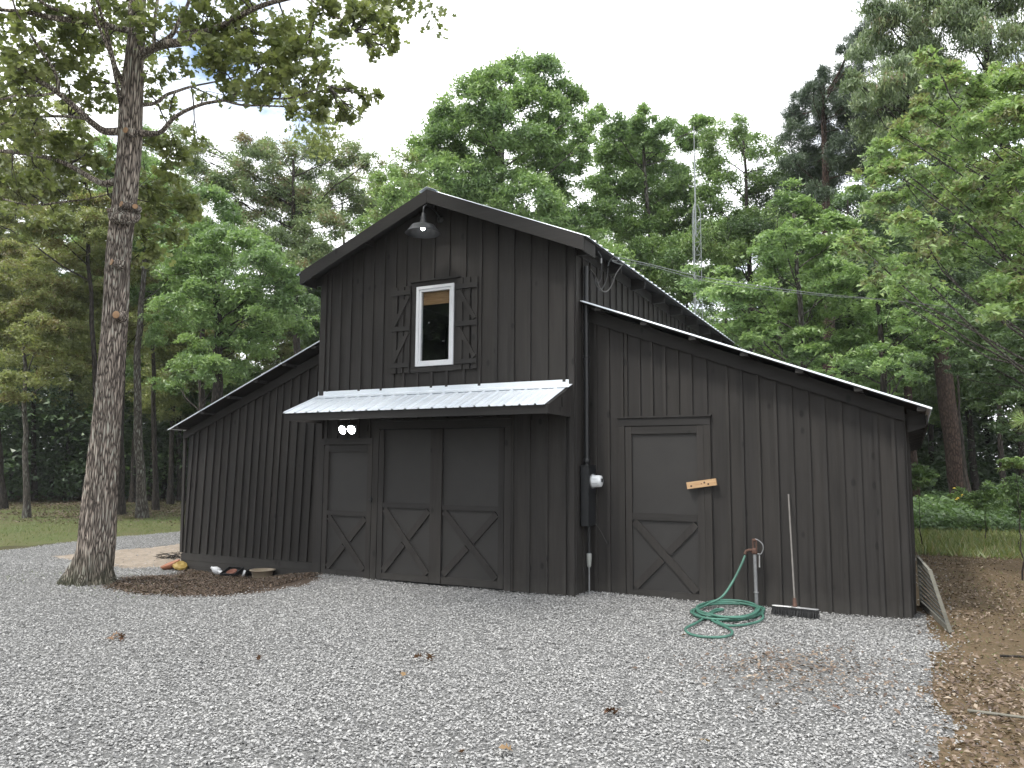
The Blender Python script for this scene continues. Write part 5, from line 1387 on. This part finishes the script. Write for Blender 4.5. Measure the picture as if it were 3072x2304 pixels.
T('oak_tree', 'tall olive tree whose crown fills the gap left of the big oak trunk', (318, 1500), (250, 420), 0.12,
  [(60, 470, 70), (150, 440, 70), (240, 480, 70), (20, 560, 80), (110, 560, 80), (200, 570, 80), (290, 580, 60), (60, 650, 80), (160, 660, 80), (250, 670, 70), (330, 660, 50), (-60, 500, 90), (-80, 640, 100), (-20, 380, 70), (90, 370, 60, .7), (200, 360, 60, .7)],
  BK_DARK, LF_YEL, 65, d=27, per_m2=1350, size=0.15, width=0.42, cl_r=0.4, flat=0.4, base_tint=0.62, up=0.3)
T('oak_tree', 'mid green tree filling the gap between big oak trunk and gable, far back', (470, 1480), (450, 520), 0.12,
  [(330, 520, 70), (420, 500, 70), (510, 560, 70), (350, 620, 80), (450, 620, 80), (540, 640, 70), (300, 720, 80), (400, 740, 80), (500, 740, 80), (590, 700, 60), (350, 840, 80), (460, 860, 80), (560, 820, 70), (650, 800, 70), (420, 430, 60, .7), (320, 440, 50, .6)],
  BK_DARK, LF_MID, 66, d=33, per_m2=1250, size=0.16, width=0.42, cl_r=0.45, flat=0.45, base_tint=0.66, up=0.3)
T('oak_tree', 'broad green tree low behind the right roof and radio mast', (2080, 1480), (2060, 700), 0.12,
  [(1950, 760, 70), (2050, 740, 60), (2150, 780, 70), (2000, 850, 70), (2100, 860, 70), (2200, 820, 60), (2260, 740, 50), (2180, 690, 50, .7), (1880, 720, 60)],
  BK_DARK, LF_MID, 67, d=30, per_m2=1300, size=0.16, width=0.42, cl_r=0.4, flat=0.45, base_tint=0.7, up=0.3)
T('ash_tree', 'pale grey green tree with sky showing left of the gable', (930, 1480), (880, 480), 0.2,
  [(760, 460, 60, .7), (850, 450, 55, .7), (930, 440, 45, .5), (700, 520, 70, .8), (790, 540, 70, .8), (880, 530, 70, .8), (980, 480, 60, .7), (1060, 450, 55, .6), (1110, 490, 40, .6), (740, 620, 70, .9), (840, 630, 70, .9), (940, 610, 70, .8), (1040, 560, 70, .7), (1110, 580, 50, .7), (780, 710, 70, .9), (880, 720, 70, .9), (980, 690, 70, .9), (1070, 650, 50, .7), (820, 790, 60), (920, 780, 50), (640, 560, 60, .7), (620, 480, 60, .5), (560, 420, 60, .5), (560, 560, 60, .6)],
  BK_DARK, LF_GREY, 61, d=29, per_m2=1600, size=0.145, width=0.4, cl_r=0.34, base_tint=0.62, twigs=4)
T('maple_tree', 'sunlit yellow green tree just left of the roof peak', (1190, 1480), (1180, 560), 0.13,
  [(1170, 530, 50), (1230, 500, 50), (1150, 600, 55), (1210, 600, 60), (1260, 580, 50), (1130, 670, 50), (1200, 680, 50), (1110, 720, 40)], BK_GREY, LF_BRIGHT, 62, d=21, per_m2=1700, size=0.12, width=0.42, cl_r=0.34, base_tint=0.62)
T('oak_tree', 'yellow green leafy crown low between the oak trunk and left roof', (540, 1482), (545, 1200), 0.09,
  [(540, 1160, 50), (500, 1220, 40), (560, 1250, 40)], BK_DARK, LF_YEL, 63, per_m2=1200, size=0.12, width=0.4)

# the wood behind: copies of three trees sharing mesh data
def copy_tree(src, loc, rz, s_, label, group):
    r_ = src.copy(); COL.objects.link(r_); r_.location = loc; r_.rotation_euler = (0, 0, rz); r_.scale = (s_, s_, s_)
    r_['label'] = label; r_['group'] = group
    for ch in src.children:
        c = ch.copy(); COL.objects.link(c); c.parent = r_
    return r_
def wood_src(seed, lm, bk, nm, label, group, loc):
    g = np.random.default_rng(seed); base = np.array(loc, float)
    bl = []
    for i in range(15):
        a = g.uniform(0, 6.28); h = g.uniform(5.5, 15); rr = g.uniform(0.3, 2.6) * math.sqrt(max(0.1, 1 - ((h - 9.5) / 7) ** 2))
        bl.append((base[0] + rr * math.cos(a), base[1] + rr * math.sin(a), base[2] + h, g.uniform(1.0, 1.7)))
    return tree(nm, base, base + np.array([g.uniform(-.3, .3), g.uniform(-.3, .3), 14.5]), 0.17, bl, bk, lm, label, 'tree', group, seed, per_m2=520, size=0.2, width=0.5, cl_r=0.6, flat=0.45, base_tint=0.5, up=0.35, twigs=1)
GL, GR = 'trees of the wood beyond the left lawn', 'trees of the dark wood behind the barn'
LL, LR = 'dark trunked tree of the wood beyond the left lawn', 'tree of the dark wood behind the barn'
gl_px = [(-150, 1480, 40), (-60, 1470, 48), (30, 1478, 44), (150, 1474, 46), (200, 1476, 42), (255, 1470, 50), (400, 1484, 40), (495, 1472, 45), (512, 1485, 38), (545, 1482, 42), (470, 1470, 52), (330, 1474, 47), (590, 1470, 44), (700, 1470, 40), (820, 1470, 44)]
gr_px = [(1000, 36), (1150, 42), (1330, 38), (1500, 44), (1700, 36), (1880, 43), (2050, 38), (2200, 34), (2330, 40), (2460, 33), (2560, 29), (2640, 38), (2700, 31), (2790, 36), (2850, 42), (2930, 33), (2980, 38), (3060, 31), (3150, 36), (3300, 30), (3450, 26), (2760, 44), (2600, 46)]
srcs = {}
g = np.random.default_rng(77)
def put(px, d, side, i):
    q = at_depth(px, 1480, d); loc = (q[0], q[1], float(gh(q[0], q[1])) - 0.02)
    key = (side, i % 2)
    lab, grp = (LL, GL) if side == 'L' else (LR, GR)
    if key not in srcs:
        lm = {('L', 0): LF_YEL, ('L', 1): LF_MID, ('R', 0): LF_DARK, ('R', 1): LF_MID}[key]
        srcs[key] = wood_src(100 + len(srcs), lm, BK_DARK, 'wood_tree', lab, grp, loc)
    else:
        copy_tree(srcs[key], loc, g.uniform(0, 6.28), g.uniform(0.72, 0.95) if side == 'R' else g.uniform(0.7, 0.95), lab, grp)
for i, (px, _, d) in enumerate(gl_px): put(px, d, 'L', i)
for i, (px, d) in enumerate(gr_px): put(px, d, 'R', i)

# far mass of the woods, all round
def mass(name, arcs, lm, seed, per=1.0, ls=(0.25, 0.6), **kw):
    g = np.random.default_rng(seed); bl = []
    for (a0, a1, d0, d1, n, zlo, zhi, r_) in arcs:
        for i in range(n):
            a = g.uniform(R(a0), R(a1)); d_ = g.uniform(d0, d1); z = zlo + (zhi - zlo) * g.random() ** 0.9
            bl.append((CAM[0] + d_ * math.sin(a), CAM[1] + d_ * math.cos(a), z, g.uniform(r_ * 0.7, r_ * 1.25)))
    pos, ct, _c = crown_points(bl, 15 * per, 1.2, 0.5, seed, 0.2)
    n = len(pos); tint = np.clip(0.4 + ct + g.normal(0, .12, n), 0, 1)
    V, F, T_ = leaves(pos, g.uniform(ls[0], ls[1], n), 0.6, tint, TRI, None, 1.0)
    link(name, np_mesh(name, V, F, lm, {'tint': T_}), kind='stuff', **kw)
mass('woods', [(-75, -44, 56, 68, 70, 0.0, 14, 2.6), (-75, -44, 52, 60, 60, 0.5, 5.5, 2.2), (-75, -40, 46, 52, 100, 1.2, 6.0, 2.0), (-44, -10, 54, 75, 60, 0, 10, 2.6), (-10, 30, 46, 60, 90, 0, 9.5, 2.4), (-12, 12, 42, 50, 90, 0.5, 7.5, 2.0)], LF_DARK, 201, 2.9, (0.18, 0.36), label='dark green mass of woods closing the view all round', cat='woods')
mass('woods_behind_camera', [(219, 249, 25, 32, 80, 2.0, 17, 2.4), (110, 196, 26, 34, 30, 1, 11, 2.6), (196, 219, 26, 34, 15, 1, 11, 2.6)], LF_DARK, 202, 3.0, (0.34, 0.5), label='woods on the near side of the clearing mirrored in the window', cat='woods')

# undergrowth: low leafy growth along the wood edges
def under(name, pxs, dr, n, hmax, lm, seed, size, tint, **kw):
    g = np.random.default_rng(seed)
    px = g.uniform(pxs[0], pxs[1], n); d = g.uniform(dr[0], dr[1], n)
    pos = np.array([CAM + ray(a, 1400) * b_ for a, b_ in zip(px, d)])
    nz = 0.5 + 0.5 * np.sin(pos[:, 0] * 1.1 + 0.7 * np.sin(pos[:, 1] * .9)) * np.cos(pos[:, 1] * 0.8 + .4 * pos[:, 0])
    h = hmax * (0.25 + 0.75 * nz)
    pos[:, 2] = gh(pos[:, 0], pos[:, 1]) + h * g.random(n) ** 0.8
    cl = g.integers(0, 400, n); 
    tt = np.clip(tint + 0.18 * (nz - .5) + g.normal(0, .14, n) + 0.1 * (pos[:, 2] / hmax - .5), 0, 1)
    V, F, T_ = leaves(pos, size * g.uniform(.6, 1.4, n), .55, tt, TRI, None, 1.4)
    link(name, np_mesh(name, V, F, lm, {'tint': T_}), kind='stuff', **kw)
under('undergrowth', (-250, 900), (47, 58), 42000, 1.5, LF_MID, 301, 0.24, 0.45, label='low dark undergrowth at the far edge of the left lawn', cat='undergrowth')
under('undergrowth', (2560, 3500), (21, 34), 60000, 0.95, LF_MID, 302, 0.15, 0.25, label='leafy undergrowth at the foot of the right wood', cat='undergrowth')
under('undergrowth', (2600, 3400), (33, 46), 40000, 4.5, LF_DARK, 303, 0.24, 0.35, label='tall shaded saplings deep in the right wood', cat='undergrowth')
under('undergrowth', (-250, 900), (50, 62), 40000, 5.5, LF_DARK, 304, 0.34, 0.65, label='tall shaded saplings deep beyond the left lawn', cat='undergrowth')

# shrubs one can tell apart at the right
def shrub(label, px, py, d, rpx, lm, seed, name='shrub', **kw):
    q = at_depth(px, py, d); b0 = np.array([q[0], q[1], float(gh(q[0], q[1]))])
    g = np.random.default_rng(seed); r_ = rpx / FPX * d
    bl = [(b0[0] + g.normal(0, .5) * r_, b0[1] + g.normal(0, .5) * r_, max(b0[2] + .15, q[2] + g.normal(0, .35) * r_), r_ * g.uniform(.35, .6)) for _ in range(9)]
    tp = np.array([q[0], q[1], q[2] + r_ * .3])
    return tree(name, b0, tp, 0.010, bl, BK_DARK, lm, label, 'shrub', None, seed, per_m2=1100, size=.11, width=.5, cl_r=.2, flat=.35, up=0.7, twigs=1, **kw)
shrub('broad leaved shrub at the edge of the wood beside the barn corner', 2755, 1440, 17, 48, LF_MID, 401, base_tint=.4)
shrub('pale green shrub in front of the thick pine trunk', 2950, 1475, 18, 52, LF_MID, 402, base_tint=.65)
shrub('bushy green shrub at the right edge of the wood', 3050, 1500, 17, 50, LF_MID, 403, base_tint=.5)
shrub('small leafy sapling at right edge below the pine sprig', 3045, 1390, 12, 34, LF_BRIGHT, 404, base_tint=.5)
# pine sapling whose sprig reaches in at the right edge
q = at_depth(3075, 1262, 7.5); b0 = np.array([q[0] + .25, q[1] + .1, float(gh(q[0], q[1]))])
ps = empty('pine_sapling', tuple(b0), 'young pine whose pale needle sprig reaches in at the right edge', 'sapling')
b = MB(); tip_ = np.array([q[0], q[1], q[2]]) - b0
b.tube([(0, 0, -.05), (0.02, 0, q[2] * .6), (0.0, 0.02, q[2] + .5)], [.022, .014, .006], 7)
spr = [tip_, tip_ + np.array([.25, .1, .32]), tip_ + np.array([.3, -.2, -.15]), tip_ + np.array([.35, .2, .6]), tip_ + np.array([.3, .1, -.45])]
for s_ in spr: b.tube([(0.01, 0, s_[2] - .18), tuple(s_)], [.008, .004], 5)
b.build('stem', BK_RED, ps)
g = np.random.default_rng(5); PV = []; PT = []; PN = []
for s_ in spr:
    n = 150; dd = g.normal(0, 1, (n, 3)); dd[:, 0] -= .5; dd /= np.linalg.norm(dd, axis=1, keepdims=True)
    PV.append(s_ + dd * .075); PT.append(dd)
PV = np.concatenate(PV); PT = np.concatenate(PT); NN = np.cross(PT, g.normal(0, 1, PT.shape)); NN /= np.linalg.norm(NN, axis=1, keepdims=True)
V, F, T_ = leaves(PV, np.full(len(PV), .15), .03, g.uniform(.5, 1, len(PV)), RHOMB, (PT, np.cross(NN, PT), NN))
link('needles', np_mesh('needles', V, F, LF_BRIGHT, {'tint': T_}), ps)
# yellow wildflower
q = on_ground(2895, 1580); fl = empty('wildflower', tuple(q), 'tall weed with small yellow flowers at the wood edge', 'wildflower')
b = MB(); b2 = MB(); g = random.Random(8)
for i in range(9):
    x_, y_, z_ = g.uniform(-.3, .3), g.uniform(-.3, .3), g.uniform(.75, 1.15)
    b.tube([(x_ * .4, y_ * .4, 0), (x_ * .8, y_ * .8, z_ * .6), (x_, y_, z_)], .008, 4)
    b2.lathe([(0, .02), (.045, 0), (.05, -.01), (0, -.02)], (x_, y_, z_), 8)
b.build('stems', simple('weed_stem', (.07, .11, .03)), fl); b2.build('petals', simple('yellow_petal', (.5, .36, .03), .6), fl)

# ------------------------------------------------------------------ grass, weeds and litter
def scatter(n, xr, yr, want, seed, dmax=60, clump=None):
    g = np.random.default_rng(seed)
    x = g.uniform(xr[0], xr[1], n); y = g.uniform(yr[0], yr[1], n)
    if clump:
        w = np.sin(x * clump + 1.3 * np.sin(y * clump * .7)) * np.cos(y * clump * .8 + x * .3); k = g.random(n) < (0.5 + 0.5 * w)
        x, y = x[k], y[k]
    k = np.isin(region(x + g.normal(0, .07, len(x)), y + g.normal(0, .07, len(x))), want) & ~((x > -7.75) & (x < 3.95) & (y > .42) & (y < 10.6)) & ~((x > -4.3) & (x < .08) & (y > 0))
    return x[k], y[k], g
def blades(name, n, xr, yr, want, seed, h, w, lm, tint, clump=None, lean=.5, **kw):
    x, y, g = scatter(n, xr, yr, want, seed, clump=clump)
    n = len(x); z = gh(x, y)
    hh = h * g.uniform(.4, 1.3, n)
    t = g.normal(0, lean, (n, 3)); t[:, 2] = 1; t /= np.linalg.norm(t, axis=1, keepdims=True)
    nn = np.cross(t, g.normal(0, 1, (n, 3))); nn /= np.linalg.norm(nn, axis=1, keepdims=True)
    pos = np.stack([x, y, z], 1) + t * hh[:, None] * .5
    V, F, T_ = leaves(pos, hh, w, np.clip(g.normal(tint, .2, n), 0, 1), TRI, (t, np.cross(nn, t), nn))
    link(name, np_mesh(name, V, F, lm, {'tint': T_}), kind='stuff', **kw)
GRASS = leaf_mat('grass_blades', (.07, .10, .03), (.13, .175, .055), (.22, .23, .09), (.26, .22, .12), transl=.35)
blades('lawn_grass', 130000, (-52, -9), (-2, 34), [4], 501, .09, .12, GRASS, .38, .5, .8, label='short worn lawn grass beyond the gravel at left', cat='grass')
blades('weeds', 60000, (3.9, 14), (8.0, 26), [6, 5], 502, .20, .13, GRASS, .6, .8, .5, label='tall weeds and grass between dirt and right wood', cat='weeds')
blades('weeds', 2600, (3.6, 6.5), (-6.5, 6), [5], 503, .06, .12, GRASS, .5, 1.7, .9, label='thin grass tufts among leaf litter at right', cat='weeds')
blades('weeds', 1500, (-8.2, -4.3), (-3, .4), [2, 1], 504, .05, .14, GRASS, .35, 2.3, .9, label='sparse green tufts round the mulch patch', cat='weeds')
LIT = leaf_mat('leaf_litter_mat', (.07, .048, .036), (.14, .098, .070), (.25, .19, .14), (.33, .27, .205), transl=.1, rough=.8)
def litter(name, n, xr, yr, want, seed, size, tint, clump=None, thin=False, **kw):
    x, y, g = scatter(n, xr, yr, want, seed, clump=clump)
    if thin: k_ = g.random(len(x)) < np.clip(0.34 + ss((-1.2 - y) / 2.2), 0, 1); x, y = x[k_], y[k_]
    n = len(x)
    pos = np.stack([x, y, gh(x, y) + g.uniform(.006, .03, n)], 1)
    tm = (np.array([(0, 0, 0), (.4, .5, .18), (1, 0, .05), (.45, -.5, .2)]), RHOMB[1])
    V, F, T_ = leaves(pos, size * g.uniform(.45, 1.4, n), .5, np.clip(g.normal(tint, .25, n), 0, 1), tm, None, 2.2)
    link(name, np_mesh(name, V, F, LIT, {'tint': T_}), kind='stuff', **kw)
litter('leaf_litter', 95000, (3.7, 8.5), (-7, 9), [5], 601, .042, .5, 0.9, True, label='brown leaf litter covering the dirt at right', cat='leaf litter')
litter('leaf_litter', 40000, (-7.5, -3.9), (-3, .4), [2], 602, .03, .22, label='dark brown leaf litter on the mulch patch by the oak', cat='leaf litter')
litter('leaf_litter', 52000, (-46, -12), (6, 28), [4, 0], 603, .08, .35, .35, label='fallen leaves scattered over the left lawn', cat='leaf litter')
litter('leaf_litter', 80000, (-46, -15), (8, 34), [4, 0], 604, .09, .3, .3, label='brown leaf band under the trees at the back of the lawn', cat='leaf litter')
x = rng.normal(3.05, .42, 900); y = rng.normal(-2.6, .5, 900)
V, F, T_ = leaves(np.stack([x, y, gh(x, y) + .024], 1), .045 * rng.uniform(.5, 1.3, 900), .5, np.clip(rng.normal(.45, .25, 900), 0, 1), RHOMB, None, 2.2)
link('leaf_litter', np_mesh('leaf_litter', V, F, LIT, {'tint': T_}), kind='stuff', label='patch of brown litter caught in the gravel near the right edge', cat='leaf litter')
# sticks in the litter at right
for (xa, ya, xb, yb_, lab) in ((4.55, -1.2, 5.15, -1.35, 'dark forked stick on the dirt in front of the slatted panel'), (4.2, -3.2, 4.9, -3.5, 'thin pale stick lying across the litter edge')):
    z_ = float(gh(xa, ya)) + .02
    thing_mesh(MB().tube([(xa, ya, z_), ((xa + xb) / 2, (ya + yb_) / 2 + .03, z_ + .03), (xb, yb_, z_ + .005)], [.012, .009, .004], 6), 'stick', BK_DARK if 'dark' in lab else GREYWOOD, lab, 'stick')

# ------------------------------------------------------------------ thin scattering volume added to lift the dark tones of the far woods
hm = bpy.data.materials.new('shadow_lift_haze'); hm.use_nodes = True
hn = hm.node_tree.nodes; hn.remove(hn['Principled BSDF'])
pv = hn.new('ShaderNodeVolumePrincipled'); pv.inputs['Density'].default_value = 0.0004; pv.inputs['Color'].default_value = (0.93, 0.96, 1.0, 1)
hm.node_tree.links.new(pv.outputs[0], hn['Material Output'].inputs['Volume'])
MB().box(-95, 75, -45, 125, -1.6, 26).build('added_haze', hm, None, kind='stuff')
